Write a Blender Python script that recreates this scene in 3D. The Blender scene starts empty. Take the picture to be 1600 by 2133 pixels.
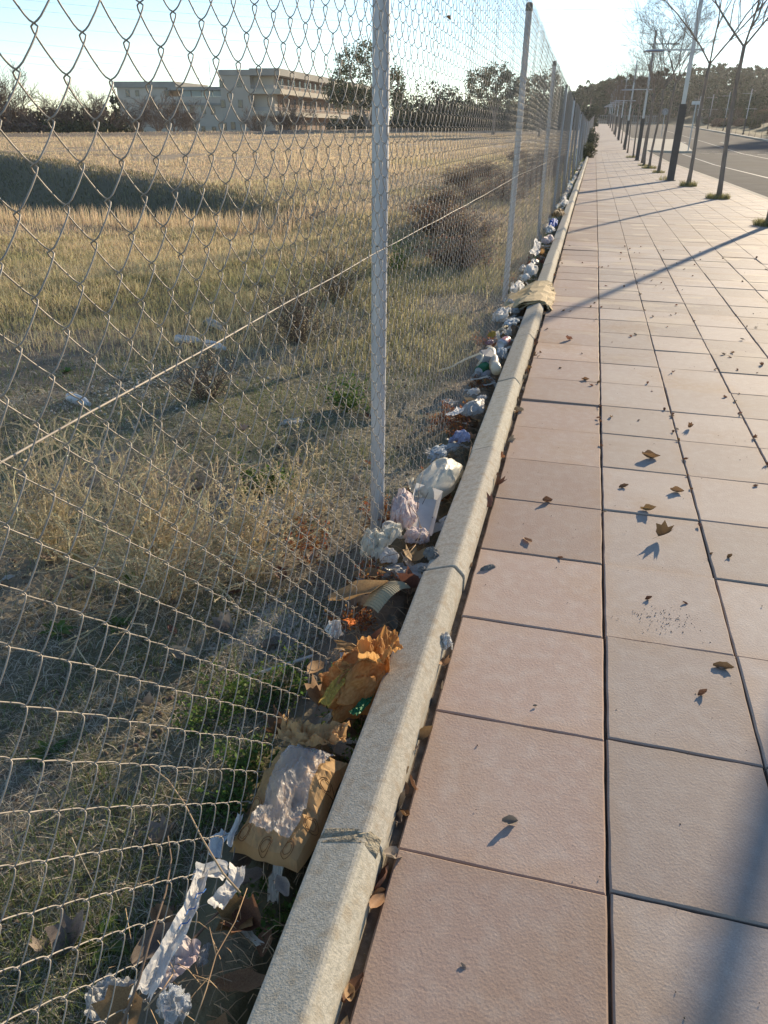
import bpy, math, random
import numpy as np
from mathutils import Vector, Matrix, noise as mn
random.seed(7); RNG = np.random.default_rng(11)
S = bpy.context.scene; COL = S.collection
PI = math.pi

# ------------------------------------------------------------------ camera, world, sun, exposure
FPX, PITCH, YAW, ROLL = 1548.5, .4772, .2425, .0127
CAM = np.array([-.1954, -.9635, 1.2422])
_F = np.array([-math.sin(YAW)*math.cos(PITCH), math.cos(YAW)*math.cos(PITCH), -math.sin(PITCH)])
_R0 = np.array([math.cos(YAW), math.sin(YAW), 0.0]); _U0 = np.cross(_R0, _F)
_R = _R0*math.cos(ROLL)+_U0*math.sin(ROLL); _U = -_R0*math.sin(ROLL)+_U0*math.cos(ROLL)
cd = bpy.data.cameras.new('camera'); cam = bpy.data.objects.new('camera', cd); COL.objects.link(cam)
cd.sensor_fit = 'HORIZONTAL'; cd.sensor_width = 36; cd.lens = 36*FPX/1600
cd.clip_start = .05; cd.clip_end = 3000
cam.matrix_world = Matrix(((_R[0], _U[0], -_F[0], CAM[0]), (_R[1], _U[1], -_F[1], CAM[1]), (_R[2], _U[2], -_F[2], CAM[2]), (0, 0, 0, 1)))
S.camera = cam
SUN_AZ, SUN_EL = math.radians(21.3), math.radians(15.5)     # azimuth from the fence line towards the road
W = bpy.data.worlds.new('World'); S.world = W; W.use_nodes = True
wn = W.node_tree.nodes; wl = W.node_tree.links; wn.clear()
sk = wn.new('ShaderNodeTexSky'); sk.sky_type = 'NISHITA'; sk.sun_disc = False
sk.sun_elevation = SUN_EL; sk.sun_rotation = SUN_AZ; sk.air_density = .9; sk.dust_density = 0.0; sk.ozone_density = 2.3
bg = wn.new('ShaderNodeBackground'); bg.inputs[1].default_value = .108
wo = wn.new('ShaderNodeOutputWorld'); wl.new(sk.outputs[0], bg.inputs[0]); wl.new(bg.outputs[0], wo.inputs[0])
sd = bpy.data.lights.new('sun', 'SUN'); sun = bpy.data.objects.new('sun', sd); COL.objects.link(sun)
sd.energy = 4.4; sd.angle = math.radians(.8); sd.color = (1.0, .82, .58)
sv = Vector((math.sin(SUN_AZ)*math.cos(SUN_EL), math.cos(SUN_AZ)*math.cos(SUN_EL), math.sin(SUN_EL)))
sun.rotation_euler = sv.to_track_quat('Z', 'Y').to_euler()
S.view_settings.view_transform = 'Standard'; S.view_settings.look = 'None'
S.view_settings.exposure = 1.03; S.view_settings.gamma = 1.0; S.view_settings.use_curve_mapping = False

def ray(x, y): return _F+(x-800)/FPX*_R+(1066.5-y)/FPX*_U
def at(x, y, z=0.0):
    d = ray(x, y); t = (z-CAM[2])/d[2]; return CAM+t*d
def atY(x, y, Y):
    d = ray(x, y); t = (Y-CAM[1])/d[1]; return CAM+t*d
def px(p, n):                      # size in metres of n photo pixels at point p
    return n/FPX*float(np.dot(np.asarray(p)-CAM, _F))

# ------------------------------------------------------------------ helpers
def tag(o, label=None, cat=None, group=None, kind=None):
    if label: o['label'] = label
    if cat: o['category'] = cat
    if group: o['group'] = group
    if kind: o['kind'] = kind
    return o
def empty(name, loc=(0, 0, 0), rz=0.0, label=None, cat=None, group=None):
    o = bpy.data.objects.new(name, None); COL.objects.link(o); o.location = loc; o.rotation_euler = (0, 0, rz)
    o.empty_display_size = .1
    return tag(o, label, cat, group)
def mesh(name, v, f, mat=None, smooth=False):
    me = bpy.data.meshes.new(name)
    v = np.asarray(v, dtype=np.float32).reshape(-1, 3)
    if isinstance(f, np.ndarray):
        k = f.shape[1]; n = len(f)
        me.vertices.add(len(v)); me.vertices.foreach_set('co', v.ravel())
        me.loops.add(n*k); me.loops.foreach_set('vertex_index', f.astype(np.int32).ravel())
        me.polygons.add(n); me.polygons.foreach_set('loop_start', np.arange(0, n*k, k, dtype=np.int32))
        me.polygons.foreach_set('loop_total', np.full(n, k, dtype=np.int32))
    else:
        me.from_pydata(v.tolist(), [], [list(map(int, q)) for q in f])
    if smooth: me.polygons.foreach_set('use_smooth', np.ones(len(me.polygons), dtype=bool))
    me.update(calc_edges=True)
    if mat: me.materials.append(mat)
    return me
def ob(name, me, parent=None, loc=None, rot=None, scale=None):
    o = bpy.data.objects.new(name, me); COL.objects.link(o)
    if parent: o.parent = parent
    if loc is not None: o.location = [float(a) for a in loc]
    if rot is not None: o.rotation_euler = rot
    if scale is not None: o.scale = scale if hasattr(scale, '__len__') else (scale,)*3
    return o
class MB:
    """collects polygons"""
    def __init__(s): s.v = []; s.f = []
    def add(s, v, f):
        b = len(s.v); s.v += [tuple(map(float, p)) for p in v]; s.f += [tuple(int(i)+b for i in q) for q in f]; return s
    def box(s, a, b):
        (x0, y0, z0), (x1, y1, z1) = a, b
        v = [(x0, y0, z0), (x1, y0, z0), (x1, y1, z0), (x0, y1, z0), (x0, y0, z1), (x1, y0, z1), (x1, y1, z1), (x0, y1, z1)]
        return s.add(v, [(0, 3, 2, 1), (4, 5, 6, 7), (0, 1, 5, 4), (1, 2, 6, 5), (2, 3, 7, 6), (3, 0, 4, 7)])
    def tube(s, pts, rad, n=6, cap=True):
        pts = [Vector(p) for p in pts]; m = len(pts)
        if not hasattr(rad, '__len__'): rad = [rad]*m
        b = len(s.v); ref = Vector((.31, .17, .93))
        for i, p in enumerate(pts):
            t = (pts[min(i+1, m-1)]-pts[max(i-1, 0)])
            if t.length < 1e-9: t = Vector((0, 0, 1))
            t.normalize(); a = t.cross(ref)
            if a.length < .05: a = t.cross(Vector((1, 0, 0)))
            a.normalize(); c = t.cross(a)
            for k in range(n):
                w = 2*PI*k/n; q = p+(a*math.cos(w)+c*math.sin(w))*rad[i]; s.v.append(tuple(q))
        for i in range(m-1):
            for k in range(n):
                s.f.append((b+i*n+k, b+i*n+(k+1) % n, b+(i+1)*n+(k+1) % n, b+(i+1)*n+k))
        if cap:
            s.f.append(tuple(b+k for k in range(n))[::-1]); s.f.append(tuple(b+(m-1)*n+k for k in range(n)))
        return s
    def lathe(s, prof, n=16, M=None):
        b = len(s.v)
        for (r, z) in prof:
            for k in range(n):
                w = 2*PI*k/n; p = Vector((r*math.cos(w), r*math.sin(w), z))
                if M: p = M @ p
                s.v.append(tuple(p))
        for i in range(len(prof)-1):
            for k in range(n):
                s.f.append((b+i*n+k, b+i*n+(k+1) % n, b+(i+1)*n+(k+1) % n, b+(i+1)*n+k))
        return s
    def me(s, name, mat=None, smooth=False): return mesh(name, s.v, s.f, mat, smooth)
    def ob(s, name, mat=None, parent=None, smooth=False, **k): return ob(name, s.me(name, mat, smooth), parent, **k)

# ------------------------------------------------------------------ materials
def rgb(c): return (c[0], c[1], c[2], 1)
def material(name, c1, c2=None, scale=8.0, rough=.8, metal=0.0, bump=0.0, bscale=60.0, trans=0.0, island=0.0, c3=None, spec=.3, bdist=.002,
             coords='Object', alpha=1.0, detail=5.0, attr=None, objrand=0.0, tcol=None, stretch=None):
    m = bpy.data.materials.new(name); m.use_nodes = True; nt = m.node_tree; N = nt.nodes; L = nt.links
    bs = N['Principled BSDF']; out = N['Material Output']
    bs.inputs['Roughness'].default_value = rough; bs.inputs['Metallic'].default_value = metal
    bs.inputs['Specular IOR Level'].default_value = spec
    tc = N.new('ShaderNodeTexCoord'); src = tc.outputs['Object']
    if coords == 'World':
        g = N.new('ShaderNodeNewGeometry'); src = g.outputs['Position']
    if stretch:
        mp = N.new('ShaderNodeMapping'); mp.inputs['Scale'].default_value = stretch; L.new(src, mp.inputs[0]); src = mp.outputs[0]
    col = None
    def mix(a, b, fac, mode='MIX'):
        n = N.new('ShaderNodeMix'); n.data_type = 'RGBA'; n.blend_type = mode
        for sock, val in ((n.inputs[6], a), (n.inputs[7], b)):
            if isinstance(val, tuple): sock.default_value = rgb(val)
            else: L.new(val, sock)
        if isinstance(fac, float): n.inputs[0].default_value = fac
        else: L.new(fac, n.inputs[0])
        return n.outputs[2]
    def nz(sc, det=detail, lo=.35, hi=.65):
        n = N.new('ShaderNodeTexNoise'); n.inputs['Scale'].default_value = sc; n.inputs['Detail'].default_value = det
        L.new(src, n.inputs['Vector'])
        r = N.new('ShaderNodeMapRange'); r.inputs[1].default_value = lo; r.inputs[2].default_value = hi; L.new(n.outputs['Fac'], r.inputs[0])
        return r.outputs[0]
    if attr:
        a = N.new('ShaderNodeAttribute'); a.attribute_name = attr; col = a.outputs['Color']
        col = mix(col, mix(col, c1, .5), nz(scale))
    elif c2 is not None: col = mix(c1, c2, nz(scale))
    if c3 is not None: col = mix(col, c3, nz(scale*.27, 3, .5, .68))
    if island or objrand:
        if island:
            g2 = N.new('ShaderNodeNewGeometry'); rs = g2.outputs['Random Per Island']
        else:
            g2 = N.new('ShaderNodeObjectInfo'); rs = g2.outputs['Random']
        k = island or objrand
        hs = N.new('ShaderNodeHueSaturation')
        mr = N.new('ShaderNodeMapRange'); mr.inputs[3].default_value = 1-k; mr.inputs[4].default_value = 1+k; L.new(rs, mr.inputs[0]); L.new(mr.outputs[0], hs.inputs['Value'])
        mm = N.new('ShaderNodeMath'); mm.operation = 'MULTIPLY'; mm.inputs[1].default_value = 7.31; L.new(rs, mm.inputs[0])
        fr = N.new('ShaderNodeMath'); fr.operation = 'FRACT'; L.new(mm.outputs[0], fr.inputs[0])
        m2 = N.new('ShaderNodeMapRange'); m2.inputs[3].default_value = .5-.06*k; m2.inputs[4].default_value = .5+.06*k; L.new(fr.outputs[0], m2.inputs[0]); L.new(m2.outputs[0], hs.inputs['Hue'])
        if col is None: hs.inputs['Color'].default_value = rgb(c1)
        else: L.new(col, hs.inputs['Color'])
        col = hs.outputs[0]
    if col is None: bs.inputs['Base Color'].default_value = rgb(c1)
    else: L.new(col, bs.inputs['Base Color'])
    if bump:
        n = N.new('ShaderNodeTexNoise'); n.inputs['Scale'].default_value = bscale; n.inputs['Detail'].default_value = 6; L.new(src, n.inputs['Vector'])
        b = N.new('ShaderNodeBump'); b.inputs['Strength'].default_value = bump; b.inputs['Distance'].default_value = bdist
        L.new(n.outputs['Fac'], b.inputs['Height']); L.new(b.outputs[0], bs.inputs['Normal'])
    sh = bs.outputs[0]
    if trans:
        t = N.new('ShaderNodeBsdfTranslucent')
        if tcol: t.inputs[0].default_value = rgb(tcol)
        elif col is None: t.inputs[0].default_value = rgb(c1)
        else: L.new(col, t.inputs[0])
        ms = N.new('ShaderNodeMixShader'); ms.inputs[0].default_value = trans; L.new(sh, ms.inputs[1]); L.new(t.outputs[0], ms.inputs[2]); sh = ms.outputs[0]
    if alpha < 1:
        tr = N.new('ShaderNodeBsdfTransparent'); ms = N.new('ShaderNodeMixShader'); ms.inputs[0].default_value = alpha
        L.new(tr.outputs[0], ms.inputs[1]); L.new(sh, ms.inputs[2]); sh = ms.outputs[0]
    L.new(sh, out.inputs['Surface'])
    return m

def tile_material(name, c1, c2, stain, sand=None):
    m = bpy.data.materials.new(name); m.use_nodes = True; nt = m.node_tree; N = nt.nodes; L = nt.links
    bs = N['Principled BSDF']; bs.inputs['Roughness'].default_value = .75; bs.inputs['Specular IOR Level'].default_value = .12
    g = N.new('ShaderNodeNewGeometry'); P = g.outputs['Position']
    oi = N.new('ShaderNodeObjectInfo')
    def noise(sc, det, lo, hi, vec=P):
        n = N.new('ShaderNodeTexNoise'); n.inputs['Scale'].default_value = sc; n.inputs['Detail'].default_value = det; L.new(vec, n.inputs['Vector'])
        r = N.new('ShaderNodeMapRange'); r.inputs[1].default_value = lo; r.inputs[2].default_value = hi; L.new(n.outputs['Fac'], r.inputs[0]); return r.outputs[0], n.outputs['Fac']
    def mix(a, b, f, mode='MIX'):
        n = N.new('ShaderNodeMix'); n.data_type = 'RGBA'; n.blend_type = mode
        for s_, v_ in ((n.inputs[6], a), (n.inputs[7], b)):
            if isinstance(v_, tuple): s_.default_value = rgb(v_)
            else: L.new(v_, s_)
        if isinstance(f, float): n.inputs[0].default_value = f
        else: L.new(f, n.inputs[0])
        return n.outputs[2]
    f1, _ = noise(3.2, 5, .35, .68); f2, _ = noise(1.7, 6, .52, .72); f3, fine = noise(420, 3, .3, .7); f4, _ = noise(26, 6, .45, .7)
    c = mix(c1, c2, f1); c = mix(c, stain, f2)
    v = N.new('ShaderNodeMath'); v.operation = 'MULTIPLY'; v.inputs[1].default_value = .26; L.new(f4, v.inputs[0]); c = mix(c, (.55, .5, .45), v.outputs[0])
    v = N.new('ShaderNodeMath'); v.operation = 'MULTIPLY'; v.inputs[1].default_value = .30; L.new(f3, v.inputs[0]); c = mix(c, (.16, .12, .10), v.outputs[0])
    vo2 = N.new('ShaderNodeTexVoronoi'); vo2.inputs['Scale'].default_value = 300; L.new(P, vo2.inputs['Vector'])
    lt = N.new('ShaderNodeMath'); lt.operation = 'LESS_THAN'; lt.inputs[1].default_value = .13; L.new(vo2.outputs['Distance'], lt.inputs[0])
    fm = N.new('ShaderNodeMath'); fm.operation = 'MULTIPLY'; fm.inputs[1].default_value = .35; L.new(lt.outputs[0], fm.inputs[0]); c = mix(c, (.10, .08, .07), fm.outputs[0])
    # dirt gathered along the tile's edges (object space)
    tc = N.new('ShaderNodeTexCoord'); sx = N.new('ShaderNodeSeparateXYZ'); L.new(tc.outputs['Generated'], sx.inputs[0])
    def edge(o):
        a = N.new('ShaderNodeMath'); a.operation = 'SUBTRACT'; a.inputs[1].default_value = .5; L.new(o, a.inputs[0])
        b = N.new('ShaderNodeMath'); b.operation = 'ABSOLUTE'; L.new(a.outputs[0], b.inputs[0]); return b.outputs[0]
    mx = N.new('ShaderNodeMath'); mx.operation = 'MAXIMUM'; L.new(edge(sx.outputs[0]), mx.inputs[0]); L.new(edge(sx.outputs[1]), mx.inputs[1])
    nn, _ = noise(9, 5, .3, .7)
    ad = N.new('ShaderNodeMath'); ad.operation = 'MULTIPLY_ADD'; ad.inputs[1].default_value = .12; L.new(nn, ad.inputs[0]); L.new(mx.outputs[0], ad.inputs[2])
    mr = N.new('ShaderNodeMapRange'); mr.inputs[1].default_value = .44; mr.inputs[2].default_value = .60; mr.inputs[4].default_value = .55; L.new(ad.outputs[0], mr.inputs[0])
    c = mix(c, stain, mr.outputs[0])
    hs = N.new('ShaderNodeHueSaturation'); L.new(c, hs.inputs['Color']); m2 = N.new('ShaderNodeMapRange'); m2.inputs[3].default_value = .80; m2.inputs[4].default_value = 1.12; L.new(oi.outputs['Random'], m2.inputs[0]); L.new(m2.outputs[0], hs.inputs['Value'])
    c = hs.outputs[0]
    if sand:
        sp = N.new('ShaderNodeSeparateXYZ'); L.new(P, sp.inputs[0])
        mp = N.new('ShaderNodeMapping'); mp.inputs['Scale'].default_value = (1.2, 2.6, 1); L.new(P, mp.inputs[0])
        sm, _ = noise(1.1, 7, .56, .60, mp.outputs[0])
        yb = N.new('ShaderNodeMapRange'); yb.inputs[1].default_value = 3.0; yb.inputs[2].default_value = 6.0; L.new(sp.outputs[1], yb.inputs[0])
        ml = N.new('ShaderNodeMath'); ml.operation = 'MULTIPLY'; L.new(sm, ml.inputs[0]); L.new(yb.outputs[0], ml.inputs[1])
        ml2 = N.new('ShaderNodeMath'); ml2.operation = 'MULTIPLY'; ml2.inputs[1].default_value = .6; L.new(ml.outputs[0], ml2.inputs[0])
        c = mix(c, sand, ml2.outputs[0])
    L.new(c, bs.inputs['Base Color'])
    vo = N.new('ShaderNodeTexVoronoi'); vo.inputs['Scale'].default_value = 190; L.new(P, vo.inputs['Vector'])
    n2 = N.new('ShaderNodeTexNoise'); n2.inputs['Scale'].default_value = 165; n2.inputs['Detail'].default_value = 5; n2.inputs['Roughness'].default_value = .62; L.new(P, n2.inputs['Vector'])
    a = N.new('ShaderNodeMath'); a.operation = 'MULTIPLY_ADD'; a.inputs[1].default_value = .35; L.new(vo.outputs['Distance'], a.inputs[0]); L.new(n2.outputs['Fac'], a.inputs[2])
    b = N.new('ShaderNodeBump'); b.inputs['Strength'].default_value = .42; b.inputs['Distance'].default_value = .002; L.new(a.outputs[0], b.inputs['Height']); L.new(b.outputs[0], bs.inputs['Normal'])
    return m

M = {}
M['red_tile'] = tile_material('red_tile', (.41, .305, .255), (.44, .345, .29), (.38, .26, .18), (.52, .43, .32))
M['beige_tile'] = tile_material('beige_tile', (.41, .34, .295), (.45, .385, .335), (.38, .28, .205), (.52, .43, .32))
M['dirt'] = material('dirt_joint', (.10, .078, .058), (.20, .165, .13), 30, .95, bump=.8, bscale=120, coords='World', spec=.1)
M['kerb'] = material('kerb_concrete', (.35, .325, .265), (.48, .44, .36), 130, .9, bump=.55, bscale=300, bdist=.0018, coords='World', c3=(.36, .31, .235), objrand=.08, spec=.1)
M['mortar'] = material('mortar', (.34, .30, .22), (.20, .17, .12), 90, .95, bump=1, bscale=120, bdist=.008, coords='World')
M['asphalt'] = material('asphalt', (.06, .062, .066), (.08, .081, .084), 1.2, 1.0, bump=.4, bscale=90, coords='World', c3=(.07, .068, .066), spec=.05)
M['paint'] = material('road_paint', (.30, .30, .29), (.20, .20, .20), 6, .7, coords='World')
M['zinc'] = material('galvanised_steel', (.52, .52, .53), (.40, .42, .45), 14, .6, metal=.45, stretch=(1, 1, .25), bump=.05, bscale=200, c3=(.60, .60, .60))
M['wire'] = material('galvanised_wire', (.36, .32, .27), (.27, .24, .20), 30, .62, metal=.25, coords='World')
M['tension'] = material('tension_wire', (.46, .40, .32), (.36, .31, .25), 40, .65, metal=.2, coords='World')
M['cap'] = material('post_cap', (.05, .055, .055), rough=.5)
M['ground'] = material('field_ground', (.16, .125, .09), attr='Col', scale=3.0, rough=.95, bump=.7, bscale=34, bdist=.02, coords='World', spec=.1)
M['bark'] = material('bark', (.27, .215, .17), (.18, .145, .12), 20, .9, bump=.5, bscale=60, stretch=(1, 1, .2))
M['twig'] = material('twig', (.20, .14, .10), (.14, .10, .07), 30, .85)
M['straw'] = material('straw', (.70, .60, .40), (.56, .48, .32), 20, .8, trans=.35, island=.3)
M['lamp_black'] = material('lamp_black', (.085, .072, .062), (.10, .088, .078), 6, .6)
M['lamp_steel'] = material('lamp_steel', (.42, .43, .45), (.36, .37, .40), 5, .38, metal=.7)

# ------------------------------------------------------------------ ground shape
GY = [-30, 15, 24, 44, 64, 84, 104, 144, 190, 260]; GZ = [0, 0, -.03, -.14, -.03, .40, .80, 1.6, 2.55, 4.0]
def G(Y): return np.interp(Y, GY, GZ)
def sst(x, a, b):
    t = np.clip((x-a)/(b-a), 0, 1); return t*t*(3-2*t)
def vnoise(x, y, s, seed=0):
    """cheap value noise, vectorised"""
    x = np.asarray(x, float)*s+seed*17.3; y = np.asarray(y, float)*s+seed*9.1
    xi = np.floor(x).astype(np.int64); yi = np.floor(y).astype(np.int64); fx = x-xi; fy = y-yi
    fx = fx*fx*(3-2*fx); fy = fy*fy*(3-2*fy)
    def h(a, b):
        n = (a*374761393+b*668265263+seed*974711) & 0x7fffffff
        n = ((n ^ (n >> 13))*1274126177) & 0x7fffffff
        return ((n ^ (n >> 16)) & 0xffff)/65535.0
    return (h(xi, yi)*(1-fx)+h(xi+1, yi)*fx)*(1-fy)+(h(xi, yi+1)*(1-fx)+h(xi+1, yi+1)*fx)*fy
def fbm(x, y, s, o=4, seed=0):
    r = 0; a = 1; t = 0
    for i in range(o): r = r+a*vnoise(x, y, s*2**i, seed+i); t += a; a *= .5
    return r/t
def terrain(x, y):
    x = np.asarray(x, float); y = np.asarray(y, float)
    up = .05+.3*sst(y, 10, 30)*0+.05*fbm(x, y, .2, 3, 3)+np.interp(y, [0, 72, 112, 150, 260], [0, 0, .5, 1.15, 2.8])
    # upper terrace edge and pit bank
    t = (x+26.1)*.75+(y-30.9)*(-.66); s = (x+26.1)*(-.66)+(y-30.9)*(-.75)
    s = s+.5*(fbm(x, y, .35, 3, 5)-.5)
    dep = np.interp(t, [-30, 3, 23, 27, 31], [2.5, 2.4, 1.5, .95, 0.2])
    pit = up-dep*sst(s, -.15, 1.0+dep*1.35)
    near = -.13-.09*sst(-x, 1, 5)+.14*(fbm(x, y, .9, 4, 8)-.5)+.05*(fbm(x, y, 5, 3, 9)-.5)
    near = near+.10*np.exp(-(((x+1.9)/.55)**2+((y-2.1)/.8)**2))      # soil mound
    near = near-.06*sst(y, 5.5, 9.5)*sst(-x, 3, 5)*sst(16-y, 3, 5)
    m = 1-sst(y+.5*np.minimum(x+6, 0)*0, 10.9, 15.5-.0*x)
    m = np.where(x > -5.5, 1-sst(y, 6, 16), m)
    z = pit*(1-m)+near*m
    # low bank at the field's end
    rd = (y-(150+2.5*(x+20)))/2.69
    z = z+.36*np.exp(-(rd/1.6)**2)*sst(-x, 4, 12)-1.6*sst(rd, 1.5, 12)*sst(-x, 4, 14)
    # merge with the pavement strip next to the fence
    k = sst(x, -3.0, -.9); strip = G(y)-.085-.03*sst(-x, .66, .8)+.03*(fbm(x, y, 6, 3, 4)-.5)
    z = z*(1-k)+strip*k
    # under the pavement and road
    k = sst(x, -.60, -.52); z = z*(1-k)+(G(y)-.32)*k
    # ground beyond the road
    k = sst(x, 17.0, 18.2); bank = G(y)-.02+.9*sst(x, 20, 27)*sst(y, 60, 110)+.25*fbm(x, y, .3, 4, 2)+.03*np.maximum(x-20, 0)
    z = z*(1-k)+bank*k
    # hill
    hr = sst(y, 205, 330)*sst(x, -70, 25)*7.2+sst(y, 240, 420)*sst(x, -20, 60)*2.5
    z = z+hr*sst(x, -60, 0)
    z = z+19*sst(x-.225*y, 0, 12)*sst(y, 135, 175)*(1-sst(y, 330, 400))  # unseen rise right of the road, added to shade the far pavement
    return z

def axis(fine, segs):
    out = [fine[0]]; 
    for a, b, n in segs: out += list(np.linspace(a, b, n+1)[1:])
    return np.array(out)
xs = axis([-420], [(-420, -130, 12), (-130, -40, 50), (-40, -12, 56), (-12, -5, 40), (-5, -2.4, 40), (-2.4, -.62, 60), (-.62, -.5, 6), (-.5, 3.4, 3), (3.4, 17, 8), (17, 40, 40), (40, 160, 24), (160, 420, 10)])
ys = axis([-8], [(-8, -1, 10), (-1, 5, 130), (5, 16, 110), (16, 40, 80), (40, 130, 90), (130, 210, 40), (210, 430, 40), (430, 900, 8)])
XX, YY = np.meshgrid(xs, ys); ZZ = terrain(XX, YY)
V = np.stack([XX, YY, ZZ], -1).reshape(-1, 3); nx, ny = len(xs), len(ys)
idx = np.arange(nx*ny).reshape(ny, nx)
Fc = np.stack([idx[:-1, :-1], idx[:-1, 1:], idx[1:, 1:], idx[1:, :-1]], -1).reshape(-1, 4)
me = mesh('ground', V, Fc, M['ground'], True)
def lerp(a, b, t): return a+(b-a)*t[:, None]
x, y = V[:, 0], V[:, 1]
n1 = fbm(x, y, .6, 4, 21); n2 = fbm(x, y, 3.0, 4, 22); n3 = fbm(x, y, .12, 3, 23)
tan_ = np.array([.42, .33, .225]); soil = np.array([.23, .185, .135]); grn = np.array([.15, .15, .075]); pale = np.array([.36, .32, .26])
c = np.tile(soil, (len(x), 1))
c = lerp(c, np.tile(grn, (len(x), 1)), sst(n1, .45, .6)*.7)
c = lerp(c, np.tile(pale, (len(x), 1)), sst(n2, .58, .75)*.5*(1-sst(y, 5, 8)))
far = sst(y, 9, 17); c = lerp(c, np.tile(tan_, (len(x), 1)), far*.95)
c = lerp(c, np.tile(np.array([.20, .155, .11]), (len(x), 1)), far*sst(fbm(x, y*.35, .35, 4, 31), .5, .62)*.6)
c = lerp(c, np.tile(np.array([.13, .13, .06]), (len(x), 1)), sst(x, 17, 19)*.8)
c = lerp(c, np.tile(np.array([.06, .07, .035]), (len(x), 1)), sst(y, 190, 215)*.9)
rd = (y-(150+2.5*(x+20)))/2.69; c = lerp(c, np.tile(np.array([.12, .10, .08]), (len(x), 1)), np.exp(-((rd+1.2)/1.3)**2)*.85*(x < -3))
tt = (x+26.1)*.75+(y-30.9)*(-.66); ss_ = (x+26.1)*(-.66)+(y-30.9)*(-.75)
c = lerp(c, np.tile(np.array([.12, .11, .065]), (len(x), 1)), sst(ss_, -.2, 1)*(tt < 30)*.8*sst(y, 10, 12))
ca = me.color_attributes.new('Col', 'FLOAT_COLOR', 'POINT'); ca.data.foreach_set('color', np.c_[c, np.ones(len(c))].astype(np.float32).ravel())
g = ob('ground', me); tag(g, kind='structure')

# ------------------------------------------------------------------ sidewalk: tiles
side = empty('pavement'); tag(side, kind='structure')
bm = MB().box((-.43, -3, -.06), (3.5, 15, -.018)); base = bm.ob('bedding', M['dirt'], side)
v = []; f = []
for i, Y in enumerate([15, 24, 34, 44, 54, 64, 74, 84, 104, 124, 144, 190]):
    z = float(G(Y)); v += [(-.43, Y, z-.018), (3.5, Y, z-.018), (3.5, Y, z-.2), (-.43, Y, z-.2)]
    if i: b = 4*i; f += [(b-4, b-3, b+1, b), (b-3, b-2, b+2, b+1)]
ob('bedding', mesh('bedding', v, f, M['dirt']), side)
def tile_mesh(w, l, mat, h=.03, b=.0035, seed=0):
    r = random.Random(seed); hw, hl = w/2, l/2
    # ring of edge points, slightly chipped
    def ring(inset, z, n=7):
        p = []
        for (ax, ay, bx, by) in ((-1, -1, 1, -1), (1, -1, 1, 1), (1, 1, -1, 1), (-1, 1, -1, -1)):
            for k in range(n):
                t = k/n; qx = (ax+(bx-ax)*t)*(hw-inset); qy = (ay+(by-ay)*t)*(hl-inset); p.append([qx, qy, z])
        return p
    lo = ring(0, -h); mid = ring(0, -b); top = ring(b, 0); n = len(lo)
    for i in range(n):
        j = r.uniform(-.0012, .0012) if i % 7 else 0
        for q in (mid, top): q[i][0] -= j*math.copysign(1, q[i][0]); q[i][1] -= j*math.copysign(1, q[i][1])
    v = lo+mid+top; f = []
    for L_ in (0, 1):
        for i in range(n): f.append((L_*n+i, L_*n+(i+1) % n, (L_+1)*n+(i+1) % n, (L_+1)*n+i))
    f.append(tuple(range(2*n, 3*n)))
    return mesh('tile', v, f, mat)
TW = .338
reds = [tile_mesh(.393, .397, M['red_tile'], seed=i) for i in range(3)]
beiges = [tile_mesh(TW-.0045, .397, M['beige_tile'], seed=10+i) for i in range(3)]
part = tile_mesh(3.5-10*TW-.006, .397, M['beige_tile'], seed=20)
NR = 23
for r in range(-4, NR):
    yc = .4*r-.2+.4
    for cix in range(-1, 11):
        if cix == -1: me_, xc, yo = random.choice(reds), -.2015, 0
        elif cix < 10: me_, xc, yo = random.choice(beiges), cix*TW+TW/2, .008
        else: me_, xc, yo = part, 10*TW+(3.5-10*TW)/2, .008
        if r < -2 and cix > 4: continue
        dz = random.gauss(0, .0012)
        if random.random() < .15: dz += random.choice((.0025, -.002))
        o = ob('tile', me_, side, (xc+random.gauss(0, .0006), yc+yo+random.gauss(0, .0007), dz), (random.gauss(0, .0035), random.gauss(0, .0035), random.gauss(0, .0018)))
# farther tiles joined
for nm, cols, mat in (('red', [(-.2015, .393)], M['red_tile']), ('beige', [(c_*TW+TW/2, TW-.006) for c_ in range(10)]+[(10*TW+.06, .11)], M['beige_tile'])):
    v = []; f = []
    for r in range(NR, 150 if nm == 'beige' else 150):
        y0, y1 = .4*r+.0018, .4*r+.3982; z0, z1 = float(G(y0)), float(G(y1))
        for (xc, w) in cols:
            dz = random.gauss(0, .001)
            b = len(v); a0, a1 = xc-w/2, xc+w/2
            v += [(a0, y0, z0+dz), (a1, y0, z0+dz), (a1, y1, z1+dz), (a0, y1, z1+dz), (a0, y0, z0-.02), (a1, y0, z0-.02), (a1, y1, z1-.02), (a0, y1, z1-.02)]
            f += [(b, b+1, b+2, b+3), (b+4, b+5, b+1, b), (b+5, b+6, b+2, b+1), (b+7, b+4, b, b+3)]
    tag(ob('tile', mesh('tile', v, f, mat), side), kind='stuff')
    v = []; f = []
    for i, Y in enumerate([60, 64, 74, 84, 104, 124, 144, 190]):
        z = float(G(Y)); a0, a1 = (-.4, 0) if nm == 'red' else (0.004, 3.5); v += [(a0, Y, z), (a1, Y, z)]
        if i: b = 2*i; f.append((b-2, b-1, b+1, b))
    ob('surface', mesh('surface', v, f, mat), side)

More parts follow.
